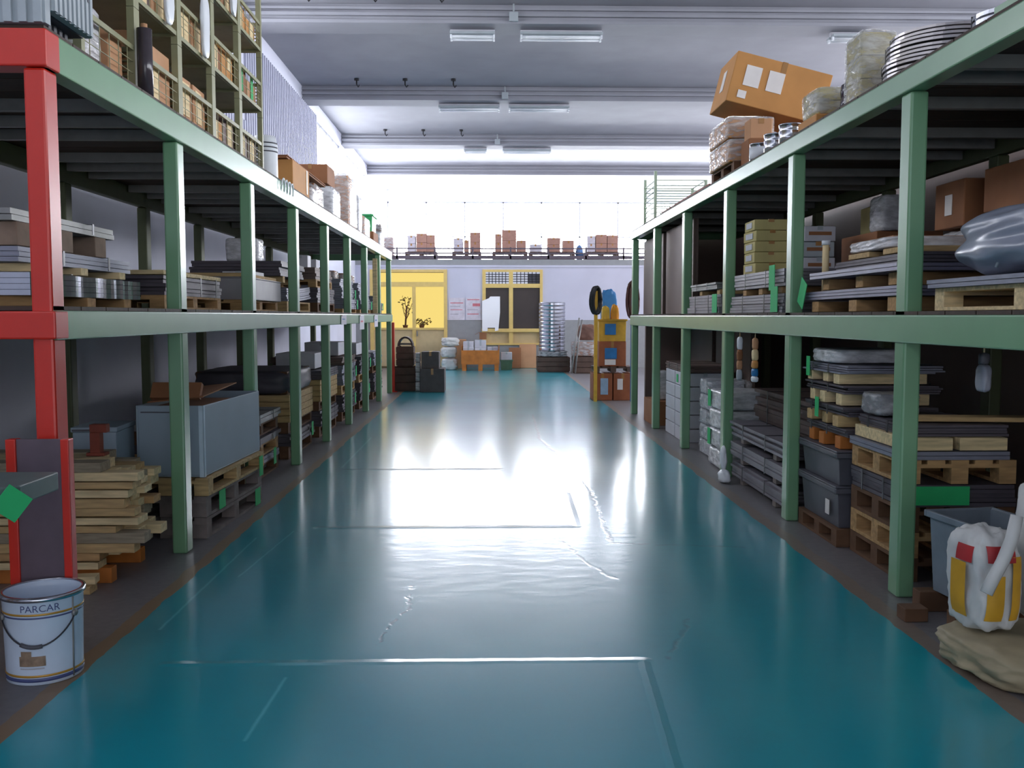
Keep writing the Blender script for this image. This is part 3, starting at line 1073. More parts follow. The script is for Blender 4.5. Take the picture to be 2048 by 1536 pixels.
def drum(label, x, y, z, r, h, m, name='metal_can', cat='can', band=None, group=None, ribs=True):
    t = thing(name, label, cat, (x, y, z), 0, group)
    pr = [(r * .97, 0.0015), (r, .006), (r, h * .33 - .006)] + ([(r * 1.02, h * .33), (r, h * .33 + .006), (r, h * .66 - .006), (r * 1.02, h * .66), (r, h * .66 + .006)] if ribs else []) + \
         [(r, h - .012), (r * 1.03, h - .009), (r * 1.03, h - .001), (r * .96, h), (r * .94, h - .01), (0.001, h - .01)]
    MB().lathe(pr, 32).obj('can_body', m, t, 'sharp')
    if band:
        MB().lathe([(r + .002, h * .2), (r + .0035, h * .2 + .001), (r + .0035, h * .8), (r + .002, h * .8)], 32, closed=True).obj('paper_band', band, t, True)
    return t
# ------------------------------------------------------------------ left side: pail and grey plate by the post guard
def pail():
    r0, r1, h = 0.152, 0.160, 0.375
    t = thing('paint_pail', 'white and gold tin paint pail standing open before the red post guard', 'pail', (-1.935, 4.08, 0), R(32))
    pr = [(r0 - .008, 0), (r0, .004), (r0, .03), (r1, h - .02), (r1 + .006, h - .012), (r1 + .006, h - .002), (r1, h), (r1 - .008, h - .004), (r1 - .010, h - .03), (r0 - .01, .02), (0.001, .02)]
    MB().lathe(pr, 56).obj('tin_body', mat('white_lithographed_tin', (206, 220, 238), 0.3, var=0.04), t, True)
    def band(z0, z1, m, nm, lbl):
        def rad(z):
            return r0 + (r1 - r0) * z / h + 0.0012
        o = MB().lathe([(rad(z0), z0), (rad(z0) + .001, z0 + .0005), (rad(z1) + .001, z1 - .0005), (rad(z1), z1)], 56, closed=True).obj(nm, m, t, True)
        o['label'] = lbl
    GOLD = mat('gold_band', (196, 148, 60), 0.35, metal=0.3)
    NAVY = mat('navy_band', (74, 84, 130), 0.4)
    band(0.300, 0.309, GOLD, 'stripe', 'upper gold stripe')
    band(0.287, 0.294, NAVY, 'stripe', 'upper navy stripe')
    band(0.036, 0.046, GOLD, 'stripe', 'lower gold stripe')
    band(0.016, 0.032, NAVY, 'stripe', 'lower navy stripe')
    MB().lathe([(r1 + .001, h - .018), (r1 + .010, h - .015), (r1 + .010, h + .003), (r1 - .006, h + .003), (r1 - .006, h - .002)], 56, closed=True).obj('rim', SHINY, t, True)
    # vertical seam
    a = R(-52)
    def cyl_pt(ang, z, off=0.0015):
        rr = r0 + (r1 - r0) * z / h + off
        return (rr * math.cos(ang), rr * math.sin(ang), z)
    MB().tube([cyl_pt(a, z, 0.001) for z in (0.01, 0.12, 0.24, 0.355)], 0.0042, 6).obj('seam', GALV, t, True)
    # wire handle hanging at the front with its grip
    pts = []
    for i in range(25):
        u = i / 24
        ang = R(-170) + R(120) * u
        z = 0.285 - 0.115 * math.sin(math.pi * u) ** 0.8
        pts.append(cyl_pt(ang, z, 0.008))
    hd = MB().tube(pts, 0.0035, 7).obj('handle', STRAP, t, True)
    gp = [p for p in pts[8:15]]
    MB().tube(gp, 0.009, 9).obj('grip', DGREY, hd, True)
    for p in (pts[0], pts[-1]):
        MB().cyl((p[0] * .955, p[1] * .955, p[2]), (p[0] * 1.02, p[1] * 1.02, p[2]), 0.014, n=12).obj('handle_ear', GALV, t, True)
    # curved prints: brown picture, small lettering line
    def patch(a0, a1, z0, z1, m, nm):
        vs, fs = [], []
        for i in range(9):
            for j in range(2):
                vs.append(cyl_pt(a0 + (a1 - a0) * i / 8, (z0, z1)[j], 0.0016))
        for i in range(8):
            fs.append((2 * i, 2 * i + 2, 2 * i + 3, 2 * i + 1))
        o = MB().add(vs, fs).obj(nm, m, t, True)
        return o
    BRN = mat('brown_picture_print', (142, 120, 100), 0.5, var=0.35, scale=30)
    patch(R(-135), R(-96), 0.085, 0.128, BRN, 'picture')
    patch(R(-132), R(-116), 0.127, 0.150, BRN, 'picture')
    patch(R(-134), R(-98), 0.072, 0.079, mat('silver_print', (176, 180, 190), 0.4), 'picture')
    cu = bpy.data.curves.new('lettering', 'FONT')
    cu.body = 'PARCAR'
    cu.size = 0.042
    cu.extrude = 0.0
    tmp = bpy.data.objects.new('tmp', cu)
    COL.objects.link(tmp)
    me = bpy.data.meshes.new_from_object(tmp.evaluated_get(bpy.context.evaluated_depsgraph_get()))
    bpy.data.objects.remove(tmp)
    w = max(v.co.x for v in me.vertices)
    for v in me.vertices:
        ang = R(-102) + (v.co.x - w / 2) / r1
        v.co = cyl_pt(ang, 0.317 + v.co.y, 0.0018)
    me.materials.append(NAVY)
    o = bpy.data.objects.new('lettering', me)
    COL.objects.link(o)
    o.parent = t
    o['label'] = 'small navy capital lettering under the rim'
pail()

# grey plate end with a green diamond card, lying on a trestle at the picture's left edge
t = thing('steel_plate', 'dark grey steel plate jutting in from the left edge, green card on its corner', 'steel plate', (-2.06, 3.66, 0.842))
vs = [(-0.75, -0.3, 0), (0.10, -0.3, 0), (0.30, -0.1, 0), (0.30, 0.22, 0), (-0.75, 0.22, 0)]
MB().add(vs + [(a, b, 0.075) for a, b, c in vs], [(4, 3, 2, 1, 0), (5, 6, 7, 8, 9)] + [(i, (i + 1) % 5, 5 + (i + 1) % 5, 5 + i) for i in range(5)]).obj(
    'plate', mat('greenish_grey_steel', (96, 112, 110), 0.45, var=0.08), t, bevel=0.006)
mt = Matrix.Translation((0.285, -0.135, 0.015)) @ Matrix.Rotation(R(45), 4, 'Z') @ Matrix.Rotation(R(40), 4, 'Y')
c = MB().box(-0.052, 0.052, -0.006, -0.003, -0.052, 0.052, mt).obj('tag_card', TAGM, t)
c['label'] = 'green diamond-shaped paper card'
t = thing('trestle', 'low wooden trestle carrying the grey plate at the left edge', 'trestle', (-2.60, 3.62, 0))
MB().box(-0.3, 0.2, -0.25, 0.2, 0.77, 0.84).obj('top_board', WOOD, t)
for a in (-0.26, 0.14):
    for b in (-0.2, 0.14):
        MB().box(a, a + 0.06, b, b + 0.06, 0, 0.77).obj('leg', WOOD, t)

# ------------------------------------------------------------------ left, middle shelf
BG = 'timber blocks under the goods on the left middle shelf'
Z = LM
# bay behind the red frame
for i, y in enumerate((4.78, 5.3, 5.82)):
    batten('low timber bearer under the tinplate pack, %s from the red post' % ('first', 'second', 'third')[i], -2.72, y, Z, 1.06, 0.11, 0.052, m=WOOD, group=BG)
tin = thing('tinplate_pack', 'bright tinplate pack with wavy reflections and a green tag, behind the red post', 'metal sheets', (-2.72, 5.3, Z + 0.052))
mb = MB()
for i in range(4):
    vs, fs = [], []
    K = 40
    for k in range(K + 1):
        yy = -0.68 + 1.36 * k / K
        w = 0.012 * math.sin(yy * 21) + 0.006 * math.sin(yy * 47 + 1)
        vs += [(-0.53, yy, i * .028 + .001), (-0.53, yy, i * .028 + .027), (0.53 + w, yy, i * .028 + .001), (0.53 + w, yy, i * .028 + .027)]
    for k in range(K):
        p = 4 * k
        fs += [(p, p + 4, p + 6, p + 2), (p + 1, p + 3, p + 7, p + 5), (p, p + 1, p + 5, p + 4), (p + 2, p + 6, p + 7, p + 3)]
    fs += [(0, 2, 3, 1), (4 * K, 4 * K + 1, 4 * K + 3, 4 * K + 2)]
    mb.add(vs, fs)
mb.obj('sheet_pack', SHINY, tin)
for yy in (-0.3, 0.35):
    MB().box(-0.55, 0.552, yy, yy + .02, .113, .116).obj('strap', STRAP, tin)
tag_card(tin, 'x+', -0.55, 0.06, 0.12, 0.20, half=(0.56, 0.68))
z1 = Z + 0.052 + 0.116
for i, y in enumerate((4.75, 5.22, 5.75)):
    batten('pale batten on the bright tinplate pack, %s from the red post' % ('first', 'second', 'third')[i], -2.70, y, z1, 1.02, 0.09, 0.042, m=PALE, group=BG)
z2 = z1 + 0.042
sheets('dull grey sheet pack above the bright tinplate, without a tag', -2.72, 5.28, z2, 1.0, 1.4, 0.075, 3, STEEL, seed=4)
z3 = z2 + 0.078
for i, y in enumerate((4.68, 5.14, 5.58)):
    batten('chunky grey-brown timber block high behind the red post, %s one' % ('near', 'middle', 'far')[i], -2.72, y, z3, 0.95, 0.15, 0.115, m=mat('grey_brown_wood', (136, 116, 100), .85, var=.2), group=BG)
sheets('topmost thick pale sheet behind the red post, lying on dark blocks', -2.74, 5.16, z3 + 0.115, 1.0, 1.22, 0.06, 2, GALV, seed=8)

def shelf_pallet(label, xc, y0, y1, z, depth=1.0, h=0.095, m=None):
    return pallet(label, xc, (y0 + y1) / 2, z, depth, y1 - y0, h, m=m or WOOD, group='pallets on the left middle shelf')
# second bay
shelf_pallet('low pallet under dark metal bars, second bay of the left middle shelf', -2.70, 6.5, 7.85, Z)
sheets('dark rough metal bar pack topped by a cream board, left middle shelf second bay', -2.70, 7.18, Z + .095, 1.02, 1.34, 0.135, 5, STEELD, jit=0.025, seed=3, straps=3)
o = MB().box(-0.5, 0.5, -0.68, 0.68, 0, 0.03).obj('wooden_board', PALE, None, loc=(-2.70, 7.18, Z + .095 + .139), bevel=.004)
tag(o, 'cream wooden board lying on the dark bar pack', 'board')
# third bay
shelf_pallet('low pallet under the plain grey case, third bay of the left middle shelf', -2.66, 8.35, 9.75, Z)
t = thing('steel_case', 'plain grey flat case with straight sides on the left middle shelf, third bay', 'case', (-2.62, 9.05, Z + .095))
MB().box(-0.5, 0.5, -0.68, 0.68, 0, 0.19).obj('case_body', mat('grey_case_paint', (150, 146, 150), 0.5, var=0.06), t, bevel=0.006)
MB().box(-0.505, 0.505, -0.685, 0.685, 0.192, 0.20).obj('lid', MATS['grey_case_paint'], t)
o = MB().box(-0.48, 0.48, -0.66, 0.66, 0, 0.032).obj('wooden_board', TAN, None, loc=(-2.64, 9.05, Z + .095 + .203), bevel=.004)
tag(o, 'tan wooden board lying on the plain grey case', 'board')
carton('small white carton lying on the tan board in the third bay', -2.42, 9.45, Z + .095 + .237, 0.3, 0.42, 0.05, m=CARDW)
# fourth bay
shelf_pallet('pallet under warped shiny sheets, fourth bay of the left middle shelf', -2.66, 10.2, 11.5, Z, h=0.11, m=TAN)
sheets('shiny warped sheet pack curling up at one end, left middle shelf fourth bay', -2.66, 10.86, Z + .11, 1.0, 1.3, 0.14, 6, STEEL, warp=0.05, seed=6)
for i, y in enumerate((10.4, 11.2)):
    batten('timber block upon the warped shiny sheets, %s one' % ('near', 'far')[i], -2.68, y, Z + .31, 0.9, 0.1, 0.07, m=TAN, group=BG)
sheets('dark upper pack of long strips above the warped sheets', -2.7, 10.85, Z + .38, 0.95, 1.25, 0.16, 5, STEELD, seed=9, jit=.02)
bundle('small white film-wrapped parcel on the dark strips, left middle shelf', -2.72, 10.7, Z + .55, 0.35, 0.3, 0.26, inner=CARDW, film=FILMW, parts=(1, 1, 2), seed=3)
# fifth bay
shelf_pallet('pallet in the fifth bay of the left middle shelf, under dark packs', -2.66, 12.0, 13.3, Z, h=0.12, m=DARKWOOD)
sheets('dark sheet pack low in the fifth bay of the left middle shelf', -2.66, 12.65, Z + .12, 1.0, 1.28, 0.19, 6, STEELD, seed=12)
pallet('brown pallet lying on the dark pack in the fifth bay', -2.66, 12.65, Z + .314, 0.95, 1.2, 0.1, m=WOOD, group='pallets on the left middle shelf')
sheets('brownish flat pack topmost in the fifth bay of the left shelf', -2.66, 12.65, Z + .414, 0.95, 1.2, 0.15, 4, BROWNP, seed=13)
for i, (a, b) in enumerate(((12.35, .16), (12.95, .14))):
    carton('little white box on the brownish flat pack, %s one' % ('near', 'far')[i], -2.42, a, Z + .568, 0.2, 0.22, b, m=CARDW)
# sixth and seventh bays: tall packs of bright sheets
for i, (ya, yb, nm) in enumerate(((13.9, 15.3, 'sixth'), (15.75, 17.1, 'seventh'), (17.6, 18.9, 'last'))):
    z = Z
    shelf_pallet('low pallet under the tall bright packs in the %s bay, left middle shelf' % nm, -2.64, ya, yb, Z, h=0.06)
    z += 0.06
    for j, hh in enumerate((0.15, 0.15, 0.13) if i < 2 else (0.14, 0.12)):
        sheets('bright sheet pack, %s of the pile in the %s bay, left middle shelf' % (('lowest', 'second', 'third')[j], nm), -2.62 - 0.03 * j, (ya + yb) / 2, z, 1.0, yb - ya - 0.06 * j, hh, 5, STEEL, seed=20 + 5 * i + j,
               tags=[('x+', (yb - ya) / 2 - 0.14, hh * .5, 0.11, hh * .95)] if j == 0 or (i == 0 and j == 1) else [])
        z += hh + 0.004
    for k, y in enumerate((ya + .2, yb - .25)):
        bundle('rough film-wrapped parcel on top of the bright packs, %s end of the %s bay' % (('near', 'far')[k], nm), -2.6, y, z, 0.4, 0.36, 0.16, inner=CARDB, film=FILM, parts=(1, 1, 1), seed=30 + i * 2 + k)
# pale plank standing by the far posts
o = MB().box(-0.04, 0.04, -0.02, 0.02, 0, 0.98).obj('wooden_plank', PALE, None, loc=(-2.06, 17.18, LM), bevel=.003)
tag(o, 'pale plank standing upright at the far end of the left middle shelf', 'plank')
# paper notices fixed on the far part of the middle beam
for i, (y, w, hh, m, lb) in enumerate(((12.8, .45, .13, NOTICE, 'pale paper notice taped on the left middle beam, nearest of three'),
                                       (14.6, .5, .22, CARDW, 'white paper notice hanging below the left middle beam, middle of three'),
                                       (16.4, .5, .2, NOTICE, 'pale paper notice taped on the left middle beam, farthest of three'))):
    t = thing('beam_notice', lb, 'notice', (LX + 0.024, y, 1.565 - hh))
    MB().box(-.002, .002, -w / 2, w / 2, 0, hh).obj('sheet', m, t)
    MB().box(.003, .004, -w * .3, w * .2, hh * .5, hh * .62).obj('print', REDP if i == 1 else BLUEP, t)
    MB().box(.0025, .0035, -w / 2 + .02, -w / 2 + .08, hh - .02, hh).obj('tape', TAPE, t)

# ------------------------------------------------------------------ left, floor level
# pile of timber offcuts on two bearers
for i, y in enumerate((5.52, 5.98)):
    o = MB().box(-0.42, 0.42, -0.04, 0.04, 0, 0.09).obj('timber_bearer', ORANGEWOOD, None, loc=(-2.62, y, 0), bevel=.004)
    tag(o, 'brown bearer under the offcut pile, %s one' % ('front', 'rear')[i], 'timber')
rnd = random.Random(11)
z = 0.09
layer_names = ['lowest', 'second', 'third', 'fourth', 'fifth', 'sixth', 'seventh', 'eighth', 'ninth', 'tenth', 'eleventh', 'topmost']
ends = [-2.30, -2.22, -2.09, -2.03, -2.15, -2.11, -2.07, -2.15, -2.05, -2.08, -2.11, -2.27]
ths = [0.05, 0.045, 0.055, 0.06, 0.045, 0.05, 0.045, 0.06, 0.05, 0.045, 0.05, 0.055]
for li in range(12):
    th = ths[li]
    y = 5.44
    row = 0
    while y < 6.03:
        w = rnd.uniform(0.10, 0.17)
        if y + w > 6.08:
            break
        x1 = ends[li] + rnd.uniform(-0.09, 0.05) + (0.05 if row == 0 else 0) - (0.03 if row > 2 else 0)
        x0 = -3.1 + rnd.uniform(-0.15, 0.15)
        h = th - rnd.choice((0, 0, 0.006, 0.01))
        m = rnd.choice((PALE, PALE, TAN, PALE, WOOD, mat('weathered_timber', (150, 138, 116), 0.85, var=0.25, stretch=(1, 8, 8))))
        if row == 0 and rnd.random() < 0.45:       # some front pieces are short, showing the ends behind
            xm = rnd.uniform(-2.75, -2.5)
            pieces = [(x0, xm - 0.02), (xm, x1)]
        else:
            pieces = [(x0, x1)]
        for (a, b) in pieces:
            o = MB().box(-(b - a) / 2, (b - a) / 2, -w / 2 + .003, w / 2 - .003, 0, h).obj('timber_offcut', m, None, loc=((a + b) / 2, y + w / 2, z), bevel=.003)
            tag(o, 'pale timber offcut in the %s layer of the pile by the red post guard' % layer_names[li], 'timber', 'timber offcuts, %s layer of the pile' % layer_names[li])
        y += w + 0.004
        row += 1
    z += th + 0.001
o = MB().box(-0.22, 0.22, -0.05, 0.05, 0, 0.045).obj('timber_offcut', TAN, None, loc=(-2.45, 5.3, 0), bevel=.003)
tag(o, 'loose timber offcut lying on the floor in front of the pile', 'timber')
o = MB().box(-0.2, 0.2, -0.045, 0.045, 0, 0.045).obj('timber_offcut', PALE, None, loc=(-2.42, 5.31, 0.046), bevel=.003)
o.rotation_euler = (0, 0, 0.12)
tag(o, 'second loose offcut lying crooked on the one in front of the pile', 'timber')
# rust-red bracket standing on the pile
t = thing('steel_bracket', 'rust-red steel bracket standing on the timber pile before the grey boxes', 'bracket', (-2.37, 5.74, z))
MB().box(-0.03, 0.03, -0.03, 0.03, 0, 0.14).obj('upright', RUST, t, bevel=.004)
MB().box(-0.03, 0.07, -0.03, 0.03, 0.14, 0.19).obj('arm', RUST, t, bevel=.004)
MB().box(-0.05, 0.06, -0.04, 0.04, 0.0, 0.02).obj('foot', RUST, t, bevel=.004)
# grey fibreboard boxes on low pallet stacks
for i in range(3):
    pallet('pallet under the small grey box, %s of three' % ('lowest', 'middle', 'top')[i], -2.96, 6.62, 0.145 * i, 0.76, 0.7, 0.144, group='pallets under the small grey box')
t = thing('lidded_box', 'small grey lidded box behind the timber pile, left of the large grey box', 'box', (-2.65, 6.55, 0.4365), R(4))
MB().box(-0.14, 0.14, -0.2, 0.2, 0, 0.34).obj('box_body', GREYBOX, t, bevel=.006)
MB().box(-0.15, 0.15, -0.21, 0.21, 0.342, 0.375).obj('lid', GREYBOX, t, bevel=.006)
MB().box(-0.14, 0.0, -0.213, -0.21, 0.348, 0.362).obj('handle_slot', DGREY, t)

BR = math.atan2(0.10, 1.2)
for i in range(2):
    tt = pallet('slatted dark pallet on the floor under the large grey box' if i == 0 else 'second slatted pallet under the large grey box, upon the lowest', -2.22, 7.25, 0.15 * i, 0.56, 1.32, 0.148, rz=-BR * .6,
                m=mat('grey_weathered_wood', (122, 112, 108), 0.8, var=0.25), group='pallets under the large grey box')
    tag_card(tt, 'x+', -0.35 if i else 0.52, 0.074, 0.13, 0.135, half=(0.285, 0.6))
    for yy in (-.5, 0, .5):
        pass
tt = pallet('tan pallet directly under the large grey box', -2.22, 7.25, 0.302, 0.6, 1.34, 0.125, rz=-BR * .6, m=TAN)
tag_card(tt, 'x+', 0.56, 0.02, 0.09, 0.16, half=(0.305, 0.6))
t = thing('large_box', 'large pale grey box with open top, jutting into the aisle beyond the first green post', 'box', (-2.19, 7.27, 0.43), -BR * .6)
w = 0.012
hx, hy, hz = 0.235, 0.665, 0.50
MB().box(-hx, hx, -hy, hy, 0.0015, w).box(-hx, -hx + w, -hy, hy, w, hz).box(hx - w, hx, -hy, hy, w, hz).box(-hx + w, hx - w, -hy, -hy + w, w, hz).box(-hx + w, hx - w, hy - w, hy, w, hz).obj('box_body', GREYBOX, t, bevel=.004)
MB().box(hx - .002, hx + .004, -hy - .004, -hy + .03, 0, hz).box(hx - .03, hx + .004, -hy - .004, -hy + .002, 0, hz).obj('corner_strip', mat('pale_corner_strip', (196, 214, 226), .5), t)
MB().box(-0.2, 0.02, -hy - .004, -hy, hz - .05, hz - .042).obj('handle_slot', DGREY, t)
o = thing('crumpled_cardboard', 'folded brown cardboard lying in the open top of the large grey box', 'cardboard', (-2.19, 7.15, 0.445), -BR * .6)
MB().box(-0.2, 0.2, -0.4, 0.4, 0, 0.46).obj('folded_stack', CARDB, o)
mt = Matrix.Translation((0.0, -0.2, 0.535)) @ Matrix.Rotation(R(3.5), 4, 'X') @ Matrix.Rotation(R(-6), 4, 'Y')
MB().box(-0.2, 0.2, -0.25, 0.5, -.004, .004, mt).obj('flap', CARDB, o)
mt = Matrix.Translation((0.02, -0.42, 0.54)) @ Matrix.Rotation(R(-30), 4, 'X')
MB().box(-0.2, 0.15, -0.02, 0.02, -.02, .1, mt).obj('flap', CARDB, o)

# following bays on the floor
def floor_stack(y0, y1, nm, spec, xc=-2.68, lx=1.05, z=0.0):
    """spec: list of (kind, height, material, tag?)"""
    names = ['lowest', 'second', 'third', 'fourth', 'fifth', 'sixth', 'seventh']
    for j, (kind, h, m, tg) in enumerate(spec):
        lab = '%s layer of the floor stack in the %s' % (names[j], nm)
        yc, ly = (y0 + y1) / 2, y1 - y0
        if kind == 'p':
            pallet('pallet, ' + lab, xc, yc, z, lx - .05, ly, h, m=m, group='pallets in the left floor stacks')
        elif kind == 's':
            sheets('%s sheet pack, ' % {'sheet_steel': 'grey steel', 'dark_sheet_steel': 'dark steel', 'galvanised_steel': 'pale galvanised'}.get(m.name, 'brown') + lab, xc, yc, z, lx, ly - .04, h - .004, max(2, int(h / .03)), m, seed=j + int(y0 * 10),
                   tags=[('x+', tg, h * .5, 0.1, 0.16)] if tg is not None else [], jit=.018)
        elif kind == 'w':
            n = 4
            for q in range(n):
                batten('tan timber length in the %s, %s row from below' % (nm, ('first', 'second', 'third', 'fourth')[q]), xc + .02, yc, z + h * q / n, lx - .05, ly, h / n - .003, m=m, group='timber lengths in the left floor stacks')
        elif kind == 'b':
            bundle('dark tarpaulin-covered goods, ' + lab, xc, yc, z, lx, ly, h, inner=DARKWOOD, film=mat('dark_tarpaulin', (72, 68, 76), 0.5, bump=.2), parts=(1, 2, 1), seed=j + 5)
        z += h
    return z
floor_stack(8.4, 9.75, 'third left bay', [('p', .14, DARKWOOD, None), ('s', .07, STEEL, .3), ('p', .12, WOOD, None), ('s', .08, STEELD, None), ('p', .12, DARKWOOD, None), ('s', .1, GALV, None)])
floor_stack(10.25, 11.6, 'fourth left bay', [('p', .14, DARKWOOD, None), ('s', .14, STEELD, .45), ('p', .12, DARKWOOD, None), ('w', .30, TAN, None), ('b', .26, None, None)])
floor_stack(12.1, 13.45, 'fifth left bay', [('p', .14, DARKWOOD, None), ('s', .2, STEELD, None), ('p', .12, DARKWOOD, None), ('w', .28, TAN, None), ('s', .12, STEELD, None)])
floor_stack(13.95, 15.3, 'sixth left bay', [('p', .14, DARKWOOD, None), ('s', .25, STEELD, .4), ('p', .14, WOOD, None), ('s', .3, STEEL, .5), ('s', .12, BROWNP, None)])
floor_stack(15.8, 17.1, 'seventh left bay', [('p', .14, DARKWOOD, None), ('s', .3, STEELD, .3), ('p', .14, WOOD, None), ('s', .3, STEELD, .5)])
floor_stack(17.65, 18.9, 'last left bay', [('p', .14, DARKWOOD, None), ('s', .35, STEELD, .3), ('p', .14, DARKWOOD, None), ('s', .25, STEEL, None)])
# white crates on the far floor stacks
for i, (y, zz, lb) in enumerate(((12.6, .87, 'white carton on the floor stack in the fifth left bay'), (14.5, .96, 'white carton on the floor stack in the sixth left bay'), (16.4, .89, 'white carton on the floor stack in the seventh left bay'))):
    carton(lb, -2.5, y, zz, 0.5, 0.7, 0.2, m=CARDW)

# ------------------------------------------------------------------ left, top deck
# grey ribbed container above the red frame
t = thing('ribbed_container', 'grey ribbed plastic container on the deck corner above the red frame', 'container', (-2.53, 4.565, LD))
mb = MB().box(-0.60, 0.57, -0.22, -0.17, 0.0015, 0.78)
for i in range(18):
    xx = -0.59 + i * 0.0655
    mb.box(xx, xx + 0.035, -0.236, -0.22, 0.0015, 0.78)
mb.box(-0.60, 0.57, -0.24, -0.221, 0.14, 0.165)
mb.obj('end_panel', GREYPL, t)
mb = MB().box(0.54, 0.575, -0.165, 0.27, 0.07, 0.78)
for i in range(9):
    yy = -0.16 + i * 0.048
    mb.box(0.575, 0.588, yy, yy + 0.026, 0.07, 0.78)
mb.obj('side_panel', GREYPL, t)
mb = MB().box(-0.60, 0.44, -0.165, 0.25, 0.0015, 0.07).box(-.60, .53, -.165, .27, .07, .10)
for i in range(6):
    mb.box(0.44, 0.50 - .004 * i, -0.15 + .066 * i, -0.12 + .066 * i, 0.0015, 0.07)
mb.obj('ribbed_underside', DGREY, t)
MB().box(-0.60, -.57, -0.165, 0.27, 0.10, 0.78).box(-.57, .54, .24, .27, .10, .78).obj('rear_panel', GREYPL, t)
hm = MB()
for i in range(5):
    hm.box(0.5885, 0.591, -.11 + i * 0.075, -.095 + i * .075, 0.22, 0.24)
hm.obj('rivet_row', DGREY, t)

# stillages, five columns
SY = [5.50, 6.30, 7.10, 7.90, 8.70]
TIERS = [2, 2, 3, 3, 3]
coln = ['first', 'second', 'third', 'fourth', 'last']
tiern = ['bottom', 'second', 'top']
SX = -2.47
goods_rnd = random.Random(5)
for ci, (y, nt) in enumerate(zip(SY, TIERS)):
    for ti in range(nt):
        z = LD + ti * 0.55
        stillage('olive steel stillage, %s column from the ribbed container, %s tier' % (coln[ci], tiern[ti] if ti < nt - 1 or nt == 3 else 'upper'), SX, y, z)
        zz = z + 0.0865
        tn = tiern[ti] if ti < nt - 1 or nt == 3 else 'upper'
        wh = 'in the %s stillage of the %s column' % (tn, coln[ci])
        if ci == 0 and ti == 0:
            bundle('crumpled clear-wrapped goods ' + wh, SX + .07, y - 0.16, zz, 0.44, 0.36, 0.33, inner=CARDB, film=FILMW, parts=(1, 2, 2), seed=4)
            carton('leaning tan carton beside the clear-wrapped goods ' + wh, SX + .1, y + 0.19, zz, 0.40, 0.2, 0.26, m=CARDP, ry=0)
            continue
        if ci == 1 and ti == 0:
            carton('large brown carton with a cream label ' + wh, SX + .03, y, zz, 0.54, 0.66, 0.36, m=CARDP, labels=[('x+', 0.02, 0.14, 0.17, 0.22, CREAM)])
            continue
        r = goods_rnd.random()
        k = 2
        for q in range(k):
            yy = y - 0.17 + 0.345 * q
            hgt = goods_rnd.choice((0.18, 0.22, 0.27, 0.31))
            mm = goods_rnd.choice((CARDB, CARDP, CARD, BROWNP))
            side = ('left', 'right')[q]
            special = (ci, ti, q)
            if special in ((4, 1, 0), (4, 1, 1)):
                lb = [('x+', 0.0, 0.14, 0.09, 0.2, TAGM)]
                lbl = 'brown carton with a green card, %s one ' % side + wh
            elif special in ((3, 1, 1),):
                lb = [('x+', 0.05, 0.18, 0.1, 0.16, CREAM)]
                mm = CARD
                lbl = 'orange-brown labelled carton, %s one ' % side + wh
            else:
                lb = [('x+', goods_rnd.uniform(-.05, .05), hgt * .52, 0.15, min(0.23, hgt - .03), CREAM)]
                lbl = 'brown carton with a cream label, %s one ' % side + wh
            carton(lbl, SX + 0.05, yy, zz, 0.5, 0.31, hgt, m=mm, labels=lb, rz=goods_rnd.uniform(-.03, .03), group='labelled cartons in the stillages')
        if (ci, ti) in ((2, 1), (3, 2), (2, 2), (1, 1)):
            # long pale bag hanging over the front rail
            o = thing('plastic_bag', 'long pale plastic bag hanging from the front rail of the %s stillage, %s column' % (tn, coln[ci]), 'bag', (SX + 0.375, y + .12, z + .06))
            MB().blob(0.045, 0.15, 0.46, seed=ci * 3 + ti, amp=.1, e=3, n=8).obj('bag_body', WHITEP if ti else CREAM, o, True)
            MB().tube([(0, 0, .45), (-.015, 0, .475), (-.03, 0, .47)], .006, 6).obj('tie', GREYPL, o, True)
# dark roll in film by the second column
t = thing('film_roll', 'dark glossy film roll standing against the stillages, by the first column', 'roll', (-2.066, 5.87, LD))
MB().lathe([(0.02, 0), (0.045, 0.0), (0.045, 0.42), (0.02, 0.42)], 20, closed=True).obj('winding', mat('dark_glossy_film', (66, 60, 66), 0.15, var=.2), t, True)
MB().lathe([(0.012, 0), (0.019, 0.0), (0.019, 0.45), (0.012, 0.45)], 16, closed=True).obj('core', CARDP, t, True)
# white roll at the end of the stillages
t = thing('wrapped_roll', 'upright white plastic roll with dark bands at the end of the stillages', 'roll', (-2.2, 9.5, LD))
MB().lathe([(0.02, 0), (0.115, 0), (0.12, .02), (0.12, .38), (0.10, .46), (0.02, .47)], 24, closed=True).obj('winding', WHITEP, t, True)
for zz in (.30, .34, .38):
    MB().lathe([(0.118, zz), (0.123, zz), (0.123, zz + .012), (0.118, zz + .012)], 24, closed=True).obj('band', DGREY, t, True)
# cartons and wrapped goods further along
carton('orange-brown carton with a taped side, beyond the stillages on the left deck', -2.33, 10.55, LD, 0.55, 0.9, 0.34, m=CARD, labels=[('x+', 0.3, .2, .05, .26, WHITEP)])
sheets('dark flat cardboard sheets lying across the orange-brown carton and its neighbour', -2.4, 11.2, LD + .345, 0.6, 2.3, 0.035, 3, CARDB, seed=41, straps=0, name='cardboard_sheets', cat='cardboard')
bundle('crinkled clear-wrapped goods at the carton foot on the left deck', -2.24, 11.3, LD, 0.4, 0.42, 0.2, inner=CARDP, film=FILMW, parts=(1, 2, 1), seed=7)
bundle('tall brown goods under shiny film on the left deck, beneath the flat cardboard', -2.42, 12.0, LD, 0.62, 0.62, 0.335, inner=CARDB, film=FILM, parts=(1, 2, 2), seed=9)
bundle('bright film-wrapped pile on the left deck, before the pink tall stack', -2.3, 13.0, LD, 0.48, 0.7, 0.42, inner=CARDW, film=FILMW, parts=(1, 2, 2), seed=12)
